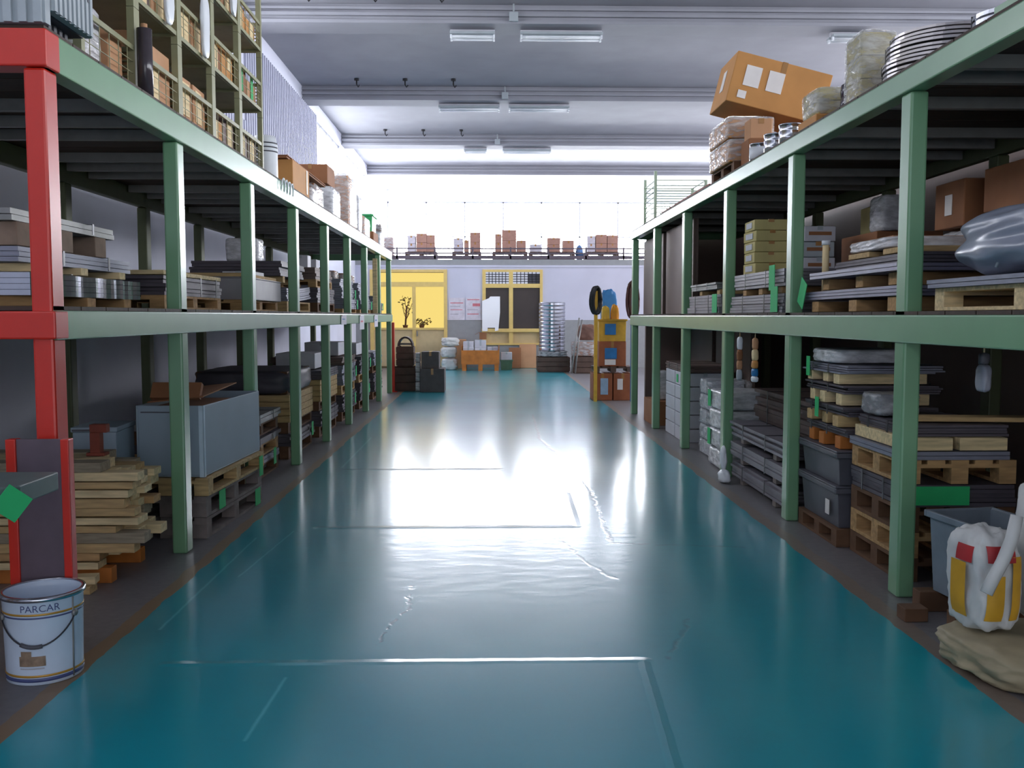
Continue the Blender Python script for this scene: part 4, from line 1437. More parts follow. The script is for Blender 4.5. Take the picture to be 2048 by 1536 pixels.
carton('brown carton behind the bright film-wrapped pile', -2.35, 12.95, LD + .44, 0.45, 0.6, 0.25, m=CARDB)
bundle('tall narrow pinkish stack in clear film on the left deck', -2.25, 14.4, LD, 0.42, 0.9, 0.78, inner=CARDP, film=FILM, parts=(1, 2, 3), seed=15)
bundle('slender white wrapped column beside the pinkish stack', -2.22, 15.2, LD, 0.36, 0.4, 0.6, inner=CARDW, film=FILMW, parts=(1, 1, 3), seed=16)
bundle('low crumpled green and clear film heap near the end of the left deck', -2.3, 16.1, LD, 0.5, 0.8, 0.36, inner=CARDP, film=FILM, parts=(1, 2, 1), seed=18)
tub('bright green plastic crate at the far end of the left deck', -2.3, 17.3, LD + .2, 0.45, 0.6, 0.3, mat('bright_green_plastic', (52, 170, 96), .45), taper=.95, name='plastic_crate', cat='crate')
carton('low brown carton under the bright green crate', -2.3, 17.3, LD, 0.5, 0.7, 0.198, m=CARDB)
bundle('white wrapped lump beside the bright green crate', -2.25, 18.2, LD, 0.42, 0.6, 0.28, inner=CARDW, film=FILMW, parts=(1, 1, 1), seed=22)
bundle('dark wrapped pile at the very end of the left deck', -2.35, 18.85, LD, 0.5, 0.5, 0.5, inner=DARKWOOD, film=FILM, parts=(1, 1, 2), seed=23)
# white plastic loops hooked over the top beam
t = thing('cable_loops', 'white plastic loops dangling over the left top beam', 'loops', (LX + 0.02, 9.35, 2.72))
for i in range(4):
    pts = []
    for k in range(15):
        a = math.pi * k / 14
        pts.append((0.012 + 0.01 * math.sin(a), -0.25 + i * .13 + 0.07 * math.cos(a), 0.01 + 0.11 * math.sin(a)))
    MB().tube(pts, 0.008, 6).obj('loop', WHITEP, t, True)
# ------------------------------------------------------------------ right, middle shelf
Z = RM
RG = 'timber blocks under the goods on the right middle shelf'
# near bay: big grey film bag on a pale pallet
pallet('pale pallet under the big grey film bag, nearest bay of the right middle shelf', 2.82, 4.12, Z, 1.0, 1.6, 0.115, m=PALE, group='pallets on the right middle shelf')
sheets('thin grey sheet under the big film bag, nearest right bay', 2.8, 4.12, Z + .115, 1.02, 1.62, 0.045, 2, STEEL, seed=51, straps=0)
t = thing('film_bag', 'big swollen grey plastic film bag lying on the pale pallet, nearest right bay', 'film bag', (2.78, 4.06, Z + .165))
MB().blob(0.98, 1.78, 0.33, seed=33, amp=0.12, e=3.6, n=22, freq=2.6).obj('bag_body', BAGGREY, t, True)
MB().tube([(-.2, -.2, .325), (-.35, 0.05, .29), (-.45, .2, .15), (-.47, .25, .03)], 0.008, 6).obj('seam', GREYPL, t, True)

# second bay: two warped slabs on blocks, boxes stacked behind
for i, y in enumerate((5.45, 6.05, 6.75)):
    batten('timber block under the lower warped slab, second right bay, %s from the near post' % ('first', 'second', 'third')[i], 2.72, y, Z, 0.8, 0.13, 0.075 if i else .085, m=WOOD, group=RG)
sheets('lower warped grey slab in the second bay of the right middle shelf', 2.72, 6.15, Z + .088, 0.86, 1.66, 0.06, 3, mat('lavender_grey_steel', (132, 130, 150), 0.4, metal=.3, var=.1), seed=52, warp=-0.004, tags=[('x-', .73, .05, .13, .2, .5)])
for i, y in enumerate((5.5, 6.0, 6.6)):
    batten('timber block between the two warped slabs, second right bay, %s from the near post' % ('first', 'second', 'third')[i], 2.74, y, Z + .152, 0.8, 0.12, 0.075, m=WOOD, group=RG)
sheets('upper pale slab in the second bay of the right middle shelf', 2.70, 6.0, Z + .228, 0.86, 1.45, 0.045, 2, MATS['lavender_grey_steel'], seed=53, straps=0)
sheets('dark slab above the upper pale slab, second right bay', 2.76, 5.9, Z + .276, 0.8, 1.2, 0.06, 3, STEELD, seed=54, straps=0)
for i, y in enumerate((5.55, 6.1)):
    batten('tan board across the dark slab, %s one' % ('near', 'far')[i], 2.72, y, Z + .339, 0.7, 0.34, 0.035, m=TAN, group=RG)
bundle('low clear-wrapped goods on the tan boards, second right bay', 2.62, 5.95, Z + .376, 0.5, 0.7, 0.075, inner=CARDP, film=FILMW, parts=(1, 3, 1), seed=61)
bundle('dark wrapped cartons piled at the back of the second right bay', 3.46, 5.75, Z, 0.5, 0.8, 0.62, inner=DARKWOOD, film=FILM, parts=(1, 2, 2), seed=62)
carton('long brown carton on the wrapped pile at the back of the second right bay', 3.46, 5.75, Z + .64, 0.5, 0.85, 0.28, m=CARDB, labels=[('x-', -.3, .18, .1, .14)])
bundle('pale and blue wrapped parcel at the rear near the green rear post', 3.40, 6.60, Z, 0.4, 0.4, 0.56, inner=mat('pale_blue_goods', (150, 180, 208), .5), film=FILMW, parts=(1, 1, 3), seed=63)
carton('brown carton on the pale and blue wrapped parcel', 3.40, 6.60, Z + .58, 0.42, 0.42, 0.32, m=CARDB, labels=[('y-', .02, .2, .12, .16), ('x-', 0, .16, .1, .14)])
t = thing('white_tube', 'slim white pipe end standing upright in the second right bay', 'pipe', (2.42, 6.84, Z + 0.152))
MB().lathe([(.018, 0.0015), (.024, 0.0015), (.024, .36), (.018, .36)], 14, closed=True).obj('pipe', CREAM, t, True)
MB().lathe([(.0245, .33), (.03, .33), (.03, .362), (.0245, .362)], 14, closed=True).obj('collar', WHITEP, t, True)

# third bay: two grey packs with green cards, cartons behind
sheets('lower grey pack with a green card, third right bay', 2.72, 8.12, Z, 0.9, 1.6, 0.15, 6, mat('mid_grey_steel', (126, 122, 130), .45, metal=.3, var=.1), seed=55, tags=[('x-', -.62, .105, .18, .2)])
for i, y in enumerate((7.55, 8.1, 8.6)):
    batten('timber block between the grey packs, third right bay, %s from the near post' % ('first', 'second', 'third')[i], 2.72, y, Z + .153, 0.82, 0.11, 0.055, m=WOOD, group=RG)
sheets('upper grey pack with a green card, third right bay', 2.72, 8.1, Z + .209, 0.88, 1.5, 0.135, 5, MATS['mid_grey_steel'], seed=56, tags=[('x-', -.5, .07, .15, .2)])
for k in range(5):
    carton('yellowish flat carton, %s of five in the stack on the upper grey pack' % ('lowest', 'second', 'third', 'fourth', 'topmost')[k], 2.50, 8.62, Z + .348 + .096 * k, 0.3, 0.36, 0.095, m=CARDY, rz=(.03, -.02, 0, .04, -.03)[k], labels=[('x-', 0, .05, .2, .05, CARDW)], group='yellowish cartons in the third right bay')
for k in range(3):
    carton('pale striped carton, %s of three in the stack right of the yellowish cartons' % ('lowest', 'middle', 'top')[k], 2.86, 8.42, Z + .348 + .135 * k, 0.28, 0.34, 0.132, m=CARDW if k != 1 else GREYPL, rz=(.02, -.04, .03)[k], labels=[('y-', 0, .07, .2, .03, CARDB)], group='pale cartons in the third right bay')
carton('big dark brown carton at the back of the third right bay', 3.5, 8.3, Z, 0.56, 0.8, 0.68, m=CARDB)
bundle('shiny wrapped roll-like parcel on the big dark brown carton', 3.38, 8.0, Z + .68, 0.26, 0.3, 0.3, inner=GREYPL, film=FILMW, parts=(1, 1, 2), seed=65)
carton('tan carton behind the shiny parcel on the big dark brown carton', 3.52, 8.45, Z + .68, 0.3, 0.4, 0.26, m=CARDY)
# fourth bay
sheets('grey flat pack with a green card, fourth right bay', 2.72, 10.1, Z, 0.9, 1.5, 0.19, 6, MATS['mid_grey_steel'], seed=57, tags=[('x-', -.6, .1, .2, .185)])
batten('tan timber between the packs, near end of the fourth right bay', 2.72, 9.6, Z + .193, 0.82, 0.12, 0.05, m=TAN, group=RG)
batten('tan timber between the packs, far end of the fourth right bay', 2.72, 10.4, Z + .193, 0.82, 0.12, 0.05, m=TAN, group=RG)
sheets('light silvery upper pack in the fourth right bay', 2.70, 10.15, Z + .245, 0.84, 1.2, 0.07, 3, GALV, seed=58)
# tall brown panels standing in the far bays
for i, (y0, y1, nm) in enumerate(((11.24, 12.97, 'fifth'), (13.2, 14.85, 'last'))):
    for k in range(2):
        o = MB().box(0, 0.03, -(y1 - y0) / 2, (y1 - y0) / 2, 0.0015, 1.12).obj('board_panel', BROWNP, None, loc=(2.40 + .032 * k, (y0 + y1) / 2, Z), bevel=.003)
        tag(o, 'tall brown board standing upright in the %s right bay, %s of two' % (nm, ('front', 'rear')[k]), 'panel')
        o = MB().box(0, 0.03, -(y1 - y0) / 2, (y1 - y0) / 2, 0.0015, 1.36).obj('board_panel', BROWNP, None, loc=(3.1 + .032 * k, (y0 + y1) / 2, 0), bevel=.003)
        tag(o, 'brown board standing on the floor behind the %s right bay, %s of two' % (nm, ('front', 'rear')[k]), 'panel')

# packets hanging from the middle beam
def hanging(label, y, x, cols, seed):
    t = thing('hanging_packets', label, 'hanging packets', (x, y, 1.404))
    MB().tube([(0, 0, 0.0), (0, 0, -.04)], .004, 6).obj('cord', CREAM, t, True)
    z = -.04
    for i, (m, h, w) in enumerate(cols):
        MB().blob(.05, w, h, seed=seed + i, amp=.1, e=3.5, n=6).obj('packet', m, t, True, loc=(0, 0, z - h))
        z -= h * .96
hanging('slim hanging string of white and brown packets under the right middle beam', 8.55, 2.26, [(WHITEP, .12, .045), (CARDB, .1, .05), (CARDP, .09, .04), (GREYPL, .1, .05)], 70)
hanging('colourful hanging packets, blue and orange at the bottom, under the right middle beam', 8.05, 2.26, [(CARDP, .1, .05), (CREAM, .1, .07), (CARD, .07, .08), (BLUEP, .07, .085), (WHITEP, .05, .09)], 80)
hanging('pale plastic bag hanging under the right middle beam of the nearest bay', 4.75, 2.5, [(DGREY, .06, .04), (mat('dull_film', (150, 152, 164), .3), .14, .1)], 90)

# ------------------------------------------------------------------ right, floor level
# near bay: grey bin and sacks
tub('grey plastic bin on the floor beside the first right post, behind the sacks', 2.52, 4.68, 0.11, 0.36, 0.46, 0.42, mat('bin_grey', (122, 132, 142), .45), rz=R(8), name='plastic_bin', cat='bin')
batten('brown timber bearer under the grey bin, front one', 2.5, 4.5, 0, 0.5, 0.09, 0.108, m=DARKWOOD, group=None)
batten('brown timber bearer under the grey bin, rear one', 2.5, 4.88, 0, 0.5, 0.09, 0.108, m=DARKWOOD, group=None)
batten('short brown offcut lying before the first right post', 2.16, 4.72, 0, 0.12, 0.1, 0.07, m=DARKWOOD, group=None)
SACKW = mat('white_paper_sack', (206, 206, 204), .6, var=.08, bump=.3, bscale=6)
SACKY = mat('yellow_sack_print', (208, 156, 40), .55, var=.15)
SACKR = mat('red_sack_print', (176, 44, 48), .55, var=.1)
SACKG = mat('green_sack_print', (110, 140, 86), .55, var=.1)
sack('flat beige sack lying at the bottom of the sack heap', 2.34, 4.0, 0, 0.62, 0.58, 0.17, mat('beige_sack', (160, 148, 120), .65, var=.12, bump=.4, bscale=6), seed=3, rz=.1)
sack('slumped white sack with yellow and red print, left in the sack heap', 2.17, 4.06, 0.188, 0.22, 0.27, 0.44, SACKW, seed=5, rz=.15,
     prints=[('y-', -.045, .16, .07, .2, SACKY), ('y-', .05, .2, .05, .28, SACKY), ('y-', -.02, .35, .12, .07, SACKR), ('x-', .0, .18, .1, .24, SACKY), ('x-', -.03, .34, .1, .07, SACKR)])
sack('upright white sack with a red mark and green print, at the picture right edge', 2.50, 3.99, 0.188, 0.36, 0.36, 0.64, SACKW, seed=8, rz=-.1,
     prints=[('y-', -.10, .40, .07, .05, SACKR), ('y-', -.05, .12, .14, .2, SACKG), ('y-', -.0, .1, .05, .08, CARDW)])
t = thing('paper_bag', 'rolled pale paper bag mouth leaning on the white sacks', 'paper bag', (2.11, 3.83, 0.40))
MB().tube([(-.05, 0, 0.0), (-.02, .005, .06), (.02, .01, .13), (.06, .02, .22), (.085, .03, .32)], .026, 8).obj('roll', SACKW, t, True)
bundle('pale wrapped goods on pallets behind the white sacks, nearest right bay', 3.15, 4.05, 0.45, 0.6, 0.7, 0.4, inner=CARDP, film=FILM, parts=(2, 2, 2), seed=95)
for i in range(3):
    pallet('dark pallet behind the white sacks, %s of three' % ('lowest', 'middle', 'top')[i], 3.15, 4.05, 0.149 * i, 0.6, 0.8, 0.148, m=DARKWOOD, group='dark pallets behind the sacks')

# second bay, near stack
z = 0
for i in range(3):
    pallet('dark pallet in the near stack behind the first right post, %s of three' % ('lowest', 'second', 'third')[i], 2.72, 5.78, z, 0.66, 0.78, 0.15 if i else .14, m=DARKWOOD if i != 1 else WOOD, group='dark pallets in the second right bay')
    z += .151 if i else .141
sheets('dark pack with a big green card on its end, second right bay', 2.72, 5.78, z, 0.66, 0.78, 0.13, 5, STEELD, seed=101, tags=[('y-', -.12, .07, .34, .11)])
z += .134
pallet('brown pallet upon the pack with the big green card', 2.72, 5.78, z, 0.66, 0.78, 0.14, m=WOOD)
z += .14
sheets('grey slab on the brown pallet, second right bay', 2.70, 5.78, z, 0.64, 0.78, 0.05, 2, STEEL, seed=102, straps=0)
z += .053
for i, x in enumerate((2.54, 2.86)):
    batten('pale thick board on the grey slab, %s one' % ('left', 'right')[i], x, 5.78, z, 0.28, 0.76, 0.075, m=PALE, group=None)
z += .076
sheets('dark thin pack on the pale thick boards, with black edges', 2.72, 5.8, z, 0.6, 0.7, 0.07, 4, STEELD, seed=103)
z += .076
batten('long weathered plank lying across the top of the near stack', 2.9, 5.60, z, 0.9, 0.14, 0.03, m=TAN, rz=-.1, group=None)
bundle('lumpy grey film parcel on the dark thin pack, behind the first right post', 2.56, 6.0, z, 0.26, 0.3, 0.14, inner=DGREY, film=FILM, parts=(1, 1, 1), seed=105)
# second bay, far stack: two tubs and alternating sheet packs with pale blocks
pallet('dark low pallet under the two grey tubs, second right bay', 2.68, 6.62, 0, 0.72, 0.78, 0.12, m=DARKWOOD)
tub('lower dark grey tub with a white sticker, second right bay', 2.66, 6.62, 0.1215, 0.66, 0.74, 0.27, DGREY, taper=.94, labels=[('x-', -.2, .12, .07, .1)])
o = thing('tub_lid', 'flat lid closing the lower dark grey tub', 'lid', (2.66, 6.62, 0.397))
MB().box(-.35, .35, -.385, .385, 0, .012).obj('lid', DGREY, o, bevel=.004)
tub('upper dark grey tub stacked on the lower tub, second right bay', 2.66, 6.62, 0.411, 0.66, 0.74, 0.22, DGREY, taper=.94)
o = thing('tub_lid', 'flat lid closing the upper dark grey tub', 'lid', (2.66, 6.62, 0.637))
MB().box(-.35, .35, -.385, .385, 0, .012).obj('lid', DGREY, o, bevel=.004)
z = .651
lv = ['first', 'second', 'third', 'fourth']
for j in range(4):
    hb = (.085, .075, .08, .07)[j]
    hs = (.06, .065, .06, .055)[j]
    for q, yy in enumerate((6.36, 6.62, 6.88)):
        batten('%s timber block in the %s gap of the stack on the tubs, %s one' % (('orange', 'tan', 'pale', 'cream')[j], lv[j], ('near', 'middle', 'far')[q]), 2.66 - .02 * ((q + j) % 2), yy, z, .6, .1, hb, m=(ORANGEWOOD, TAN, PALE, PALE)[j], group=None)
    z += hb + .001
    sheets('dark strip pack, %s in the stack on the grey tubs' % lv[j], 2.68, 6.62, z, .64, .76, hs, 4, STEELD if j < 3 else STEEL, seed=110 + j, jit=.03,
           tags=[('x-', -.05 + .1 * j, hs * .5, .07, .14)] if j in (1, 3) else [])
    z += hs + .004
bundle('shiny film-wrapped top of the stack on the grey tubs', 2.62, 6.7, z, .5, .5, .1, inner=GREYPL, film=FILMW, parts=(1, 2, 1), seed=120)
# third bay: dark sheets with pale edges
for i in range(3):
    for k, yy in enumerate((7.6, 8.6)):
        batten('grey bearer under the %s long pack of the third right bay, %s end' % (('lowest', 'middle', 'top')[i], ('near', 'far')[k]), 2.76, yy, .19 * i, .9, .09, .05, m=MATS['grey_weathered_wood'], group=None)
    sheets('long grey pale-edged pack on the third right bay floor, %s of three' % ('lowest', 'middle', 'top')[i], 2.76, 8.1, .19 * i + .052, .92, 1.66, .13, 5, MATS['mid_grey_steel'], seed=130 + i, jit=.02)
sheets('dark rusty pack on top of the long grey packs, third right bay', 2.9, 8.1, .572, .75, 1.6, .3, 8, mat('rusty_dark_steel', (74, 58, 54), .6, metal=.3, var=.25), seed=140, jit=.03)
t = thing('plastic_wrap', 'crumpled white plastic scrap at the foot of the third right bay', 'plastic scrap', (2.18, 8.72, 0))
MB().blob(.1, .2, .12, seed=44, amp=.25, e=2.5, n=8).obj('scrap', WHITEP, t, True)
MB().blob(.06, .1, .22, seed=45, amp=.25, e=2.5, n=8).obj('scrap', WHITEP, t, True, loc=(.02, .12, .1))
# fourth bay: stacks of wrapped white cartons
for k in range(4):
    bundle('silvery wrapped layer, %s of four in the near column, fourth right bay' % ('lowest', 'second', 'third', 'top')[k], 2.56, 9.68, .20 * k, .5, .56, .198, inner=GREYPL, film=FILMW, parts=(1, 2, 1), seed=150 + k, labels=[('x-', .16, .1, .12, .17, TAGM)] if k in (1, 3) else [], group='silvery wrapped layers of the near column')
for k in range(5):
    bundle('white wrapped carton layer, %s of five in the far column, fourth right bay' % ('lowest', 'second', 'third', 'fourth', 'top')[k], 2.62, 10.5, .17 * k, .46, .6, .168, inner=CARDW, film=FILM, parts=(1, 2, 1), seed=160 + k, group='white wrapped layers of the far column')
# fifth bay: pale boxes in five layers
for k in range(5):
    for q, yy in enumerate((11.78, 12.42)):
        carton('pale silvery box in the %s layer, %s column, fifth right bay' % (('lowest', 'second', 'third', 'fourth', 'top')[k], ('near', 'far')[q]), 2.62, yy, .172 * k, .5, .6, .165, m=CARDW, labels=[('x-', .15, .08, .1, .1, TAGM)] if (k == 4 and q == 0) else [], group='silvery boxes in the fifth right bay')
sheets('brown boards lying on the silvery boxes, fifth right bay', 2.64, 12.1, .862, .55, 1.3, .09, 4, BROWNP, seed=171)
# last bay
bundle('thin white wrapped roll standing in the last right bay', 2.45, 13.6, 0.35, .2, .2, .42, inner=CARDW, film=FILMW, parts=(1, 1, 2), seed=175)
carton('brown carton under the thin white roll in the last right bay', 2.55, 13.7, 0, .5, .8, .348, m=CARDB)

# ------------------------------------------------------------------ right, top deck
Z = RD
def ring_pile(label, x, y, radii, h, m, wh):
    z = Z
    for i, (ro, dx) in enumerate(radii):
        coil('%s strip coil, %s in the pile %s' % (label, ('lowest', 'second', 'third', 'fourth', 'topmost')[i if i < len(radii) - 1 else 4], wh), x + dx, y, z, ro, ro * .62, h, m, 'strip coils piled on the right deck', turns=2)
        z += h + .004
for i, x in enumerate((2.40, 2.62, 2.84)):
    batten('dark bearer under the big silver coil pile, %s one' % ('left', 'middle', 'right')[i], x, 5.5, Z, .06, .7, .03, m=DARKWOOD, group=None)
Z = RD + .031
ring_pile('silver', 2.62, 5.56, [(.32, 0), (.325, .0), (.31, .005), (.315, .01), (.30, .02)], .046, mat('strip_steel', (158, 154, 156), .28, metal=.85, var=.1), 'above the first right post')
Z = RD
coil('small bright coil lying at the front edge of the right deck, nearest one', 2.47, 4.55, Z, .17, .1, .09, SHINY, turns=3)
tb = thing('sheet_metal_tray', 'flat green tray on the right deck under the dark coil', 'tray', (2.68, 4.05, Z))
MB().box(-.4, .4, -.3, .3, 0.0015, .02).obj('base', GREEN, tb)
MB().box(-.4, .4, -.3, -.285, .02, .05).box(-.4, .4, .285, .3, .02, .05).box(-.4, -.385, -.285, .285, .02, .05).box(.385, .4, -.285, .285, .02, .05).obj('rim', GREEN, tb)
coil('dark strip coil in the green tray, at the top right corner, lower one', 2.66, 4.06, Z + .022, .27, .17, .09, STEELD, turns=5)
coil('dark strip coil in the green tray, at the top right corner, upper one', 2.66, 4.06, Z + .117, .27, .17, .09, STEELD, turns=5)
carton('brown carton behind the dark coils on the right deck', 2.95, 4.72, Z, .4, .5, .3, m=CARD)
bundle('tall thin wrapped carton with a glaring film edge, left of the big coil pile', 2.44, 6.16, Z, .24, .28, .46, inner=CARDY, film=FILM, parts=(1, 1, 3), seed=180)
t = thing('film_roll', 'dark stretch film roll pile beside the tall thin wrapped carton', 'roll', (2.58, 6.62, Z))
for k in range(3):
    MB().lathe([(.05, .085 * k + .0015), (.15, .085 * k + .0015), (.155, .085 * k + .04), (.15, .085 * k + .083), (.05, .085 * k + .083)], 28, closed=True).obj('winding', mat('violet_dark_film', (70, 62, 78), .18, var=.15), t, True)
carton('flat brown carton under the yellow wrapped parcel on the right deck', 2.50, 7.02, Z, .36, .40, .1, m=CARD)
bundle('yellowish parcel in glossy film beside the low brown cartons', 2.50, 7.02, Z + .1, .33, .36, .2, inner=CARDY, film=FILM, parts=(1, 2, 2), seed=185)
for i, (x, y, r, h) in enumerate(((2.37, 8.42, .085, .17), (2.37, 7.98, .085, .17), (2.36, 7.52, .09, .16))):
    drum('shiny tin can at the right deck edge before the low brown cartons, %s counted away' % ('third', 'second', 'first')[i], x, y, Z, r, h, SHINY, band=WHITEP if i == 0 else None, group='tin cans on the right deck')
carton('low brown carton behind the tin cans on the right deck, nearer one', 2.80, 7.62, Z, .6, .62, .13, m=CARDB)
carton('low brown carton behind the tin cans on the right deck, farther one', 2.80, 8.28, Z, .6, .62, .13, m=CARDB)
pallet('dark broken pallet under the tall wrapped cartons on the right deck', 2.50, 9.35, Z, .46, .9, .1, m=DARKWOOD)
carton('lower wrapped carton on the dark broken pallet, right deck', 2.45, 9.35, Z + .1, .42, .8, .20, m=CARD, film=FILM)
carton('upper wrapped carton stacked above the dark broken pallet, right deck', 2.44, 9.35, Z + .322, .42, .78, .185, m=CARD, film=FILM)
carton('tall plain carton behind the wrapped cartons, under the big tilted carton', 2.99, 9.35, Z, .42, .7, .36, m=CARDB)
carton('big tilted brown carton with two white labels, highest on the right deck', 2.645, 9.3, Z + .558, .92, .66, .47, m=CARD, ry=R(14),
       labels=[('y-', -.27, .27, .15, .19), ('y-', -.05, .27, .15, .19), ('y-', -.33, .09, .08, .07), ('x-', 0, .25, .12, .2)])
carton('small plain carton standing in front of the big tilted carton', 2.45, 8.76, Z + .26, .2, .2, .18, m=CARDP)
carton('brown carton under the small plain carton', 2.5, 8.76, Z, .34, .26, .258, m=CARDB)
for i in range(6):
    o = MB().box(-.025, .025, -1.4, 1.4, 0.0015, .035).obj('steel_bar', RUST if i % 2 else STEELD, None, loc=(2.36 + .06 * (i % 3), 11.6, Z + .036 * (i // 3)))
    tag(o, 'long rusty bar lying along the right deck edge, %s layer, %s from the aisle' % (('lower', 'upper')[i // 3], ('first', 'second', 'third')[i % 3]), 'bar', 'long bars on the right deck')
# green wire cage at the far end
t = thing('wire_cage', 'tall pale green wire cage at the far end of the right deck', 'cage', (2.72, 14.1, Z))
PG = mat('pale_green_wire', (168, 184, 160), .5)
for a in (-.36, .36):
    for b in (-.45, .45):
        MB().box(a - .02, a + .02, b - .02, b + .02, 0.0015, .72 if a < 0 else .6).obj('post', PG, t)
for nm, mk in (('front_mesh', (-.36, None)), ('back_mesh', (.36, None)), ('end_mesh', (None, -.45)), ('end_mesh', (None, .45))):
    mb = MB()
    for i in range(8):
        zz = .06 + .075 * i
        if mk[0] is not None:
            mb.box(mk[0] - .007, mk[0] + .007, -.43, .43, zz, zz + .014)
        else:
            mb.box(-.34, .34, mk[1] - .007, mk[1] + .007, zz, zz + .014)
    mb.obj(nm, PG, t)
MB().box(-.34, .34, -.43, .43, .03, .045).obj('floor_tray', PG, t)
# ------------------------------------------------------------------ far floor before the office wall
def fx(px, y):
    return (px - 980) * y / FPX
# dark crates at the left, in front of the yellow door
def slat_crate(label, x, y, z, sx, sy, sz, m, cat='crate', slats=3, inner=None):
    t = thing('wooden_crate', label, cat, (x, y, z))
    w = .02
    hx, hy = sx / 2, sy / 2
    for nm, ax, sg in (('front_side', 'y', -1), ('back_side', 'y', 1), ('left_side', 'x', -1), ('right_side', 'x', 1)):
        mb = MB()
        for i in range(slats):
            z0 = .03 + (sz - .03) * i / slats
            z1 = z0 + (sz - .03) / slats - .012
            if ax == 'y':
                mb.box(-hx, hx, sg * hy - (w if sg > 0 else 0), sg * hy + (w if sg < 0 else 0), z0, z1)
            else:
                mb.box(sg * hx - (w if sg > 0 else 0), sg * hx + (w if sg < 0 else 0), -hy + w, hy - w, z0, z1)
        mb.obj(nm, m, t)
    MB().box(-hx + w, hx - w, -hy + w, hy - w, 0.0015, .03).obj('bottom', m, t)
    for a in (-1, 1):
        for b in (-1, 1):
            x0 = a * (hx - w - .025)
            y0 = b * (hy - w - .025)
            MB().box(x0 - .024, x0 + .024, y0 - .024, y0 + .024, .03, sz).obj('corner_post', m, t)
    if inner:
        MB().box(-hx + .08, hx - .08, -hy + .08, hy - .08, .03, sz - .04).obj('contents', inner, t)
    return t
DK = mat('dark_brown_stain', (86, 66, 56), .7, var=.2)
DKG = mat('dark_grey_brown_box', (88, 80, 80), .6, var=.15)
slat_crate('dark wooden crate on the floor by the red stop post, lower of two', fx(806, 19.9), 19.9, 0, .56, .6, .5, DK, inner=DK)
slat_crate('dark wooden crate on the one by the red stop post, upper of two', fx(812, 19.9), 19.9, .502, .36, .5, .42, DK, inner=DK)
t = thing('metal_hood', 'dark arched metal hood lying on the upper dark crate', 'hood', (fx(812, 19.9), 19.9, .924))
vs, fs = [], []
for i in range(13):
    a = math.pi * i / 12
    for r in (.16, .13):
        for yy in (-.16, .16):
            vs.append((r * math.cos(a), yy, 0.0015 + r * 1.25 * math.sin(a)))
for i in range(12):
    p = 4 * i
    fs += [(p, p + 1, p + 5, p + 4), (p + 2, p + 6, p + 7, p + 3), (p, p + 4, p + 6, p + 2), (p + 1, p + 3, p + 7, p + 5)]
fs += [(0, 2, 3, 1), (48, 49, 51, 50)]
MB().add(vs, fs).obj('shell', mat('dark_hood_metal', (60, 48, 50), .4, metal=.4), t)
MB().box(-.16, .16, .10, .13, 0.02, .06).obj('bar', GALV, t)
carton('wide dark grey-brown box on the floor before the yellow door', fx(866, 19.6), 19.6, 0, .5, .6, .48, m=DKG)
carton('dark grey-brown box standing on the lower dark box before the yellow door', fx(862, 19.6), 19.6, .482, .36, .5, .34, m=DKG)
for k in range(4):
    bundle('small white wrapped packet in the gap between the dark boxes, %s of four' % ('lowest', 'second', 'third', 'top')[k], fx(837, 19.75), 19.7, .2 * k, .09, .3, .198, inner=CARDW, film=FILMW, parts=(1, 1, 1), seed=200 + k, group='white packets between the dark boxes')

# orange crate with white goods
YC = 27.3
t = thing('wooden_crate', 'orange wooden pallet crate full of white goods, centre of the far floor', 'crate', (fx(961, YC), YC, 0))
hx = .52
for a in (-1, 0, 1):
    MB().box(a * (hx - .06) - .06, a * (hx - .06) + .06, -.4, .4, 0, .18).obj('foot', ORANGEWOOD, t)
MB().box(-hx, hx, -.4, .4, .18, .2).obj('floor', ORANGEWOOD, t)
MB().box(-hx, hx, -.42, -.4, .18, .58).obj('front_board', ORANGEWOOD, t)
MB().box(-hx, hx, .4, .42, .18, .58).obj('back_board', ORANGEWOOD, t)
MB().box(-hx - .02, -hx, -.42, .42, .18, .70).obj('side_board', ORANGEWOOD, t)
MB().box(hx, hx + .02, -.42, .42, .18, .70).obj('side_board', ORANGEWOOD, t)
pos = [(-.34, -.2, .3, .3, .5), (.0, -.2, .32, .3, .46), (.34, -.2, .3, .3, .42), (-.34, .18, .3, .34, .66), (.0, .18, .32, .34, .7), (.34, .18, .3, .34, .5)]
for i, (a, b, w, d_, h) in enumerate(pos):
    carton('white carton inside the orange crate, %s row, %s' % (('front', 'back')[i // 3], ('left', 'middle', 'right')[i % 3]), fx(961, YC) + a, YC + b, .2, w, d_, h - .04, m=CARDW, rz=.04 * ((i % 3) - 1), group='white cartons in the orange crate')
carton('brown carton standing on the white goods at the right of the orange crate', fx(966, YC) , YC + .18, .88, .2, .26, .2, m=CARDB, flaps=True)
for i, (px, z, w, h) in enumerate(((908, 0, .46, .34), (906, .365, .44, .3), (909, .69, .46, .24))):
    sack('white bulging sack left of the orange crate, %s of three' % ('lowest', 'middle', 'top')[i], fx(px, 27.5) - .12, 27.45, z, w, .4, h, SACKW, seed=210 + i, rz=.2 * i)
carton('tan carton upon the white sacks left of the orange crate', fx(920, 27.8), 28.2, 0, .34, .34, .86, m=CARDP, tape=False)
tub('dark green tub right of the orange crate', fx(1013, 27.4), 27.5, 0, .34, .4, .28, mat('dull_green_plastic', (84, 116, 90), .5))
carton('white carton on the dark green tub', fx(1013, 27.4), 27.5, .286, .32, .36, .22, m=CARDW)
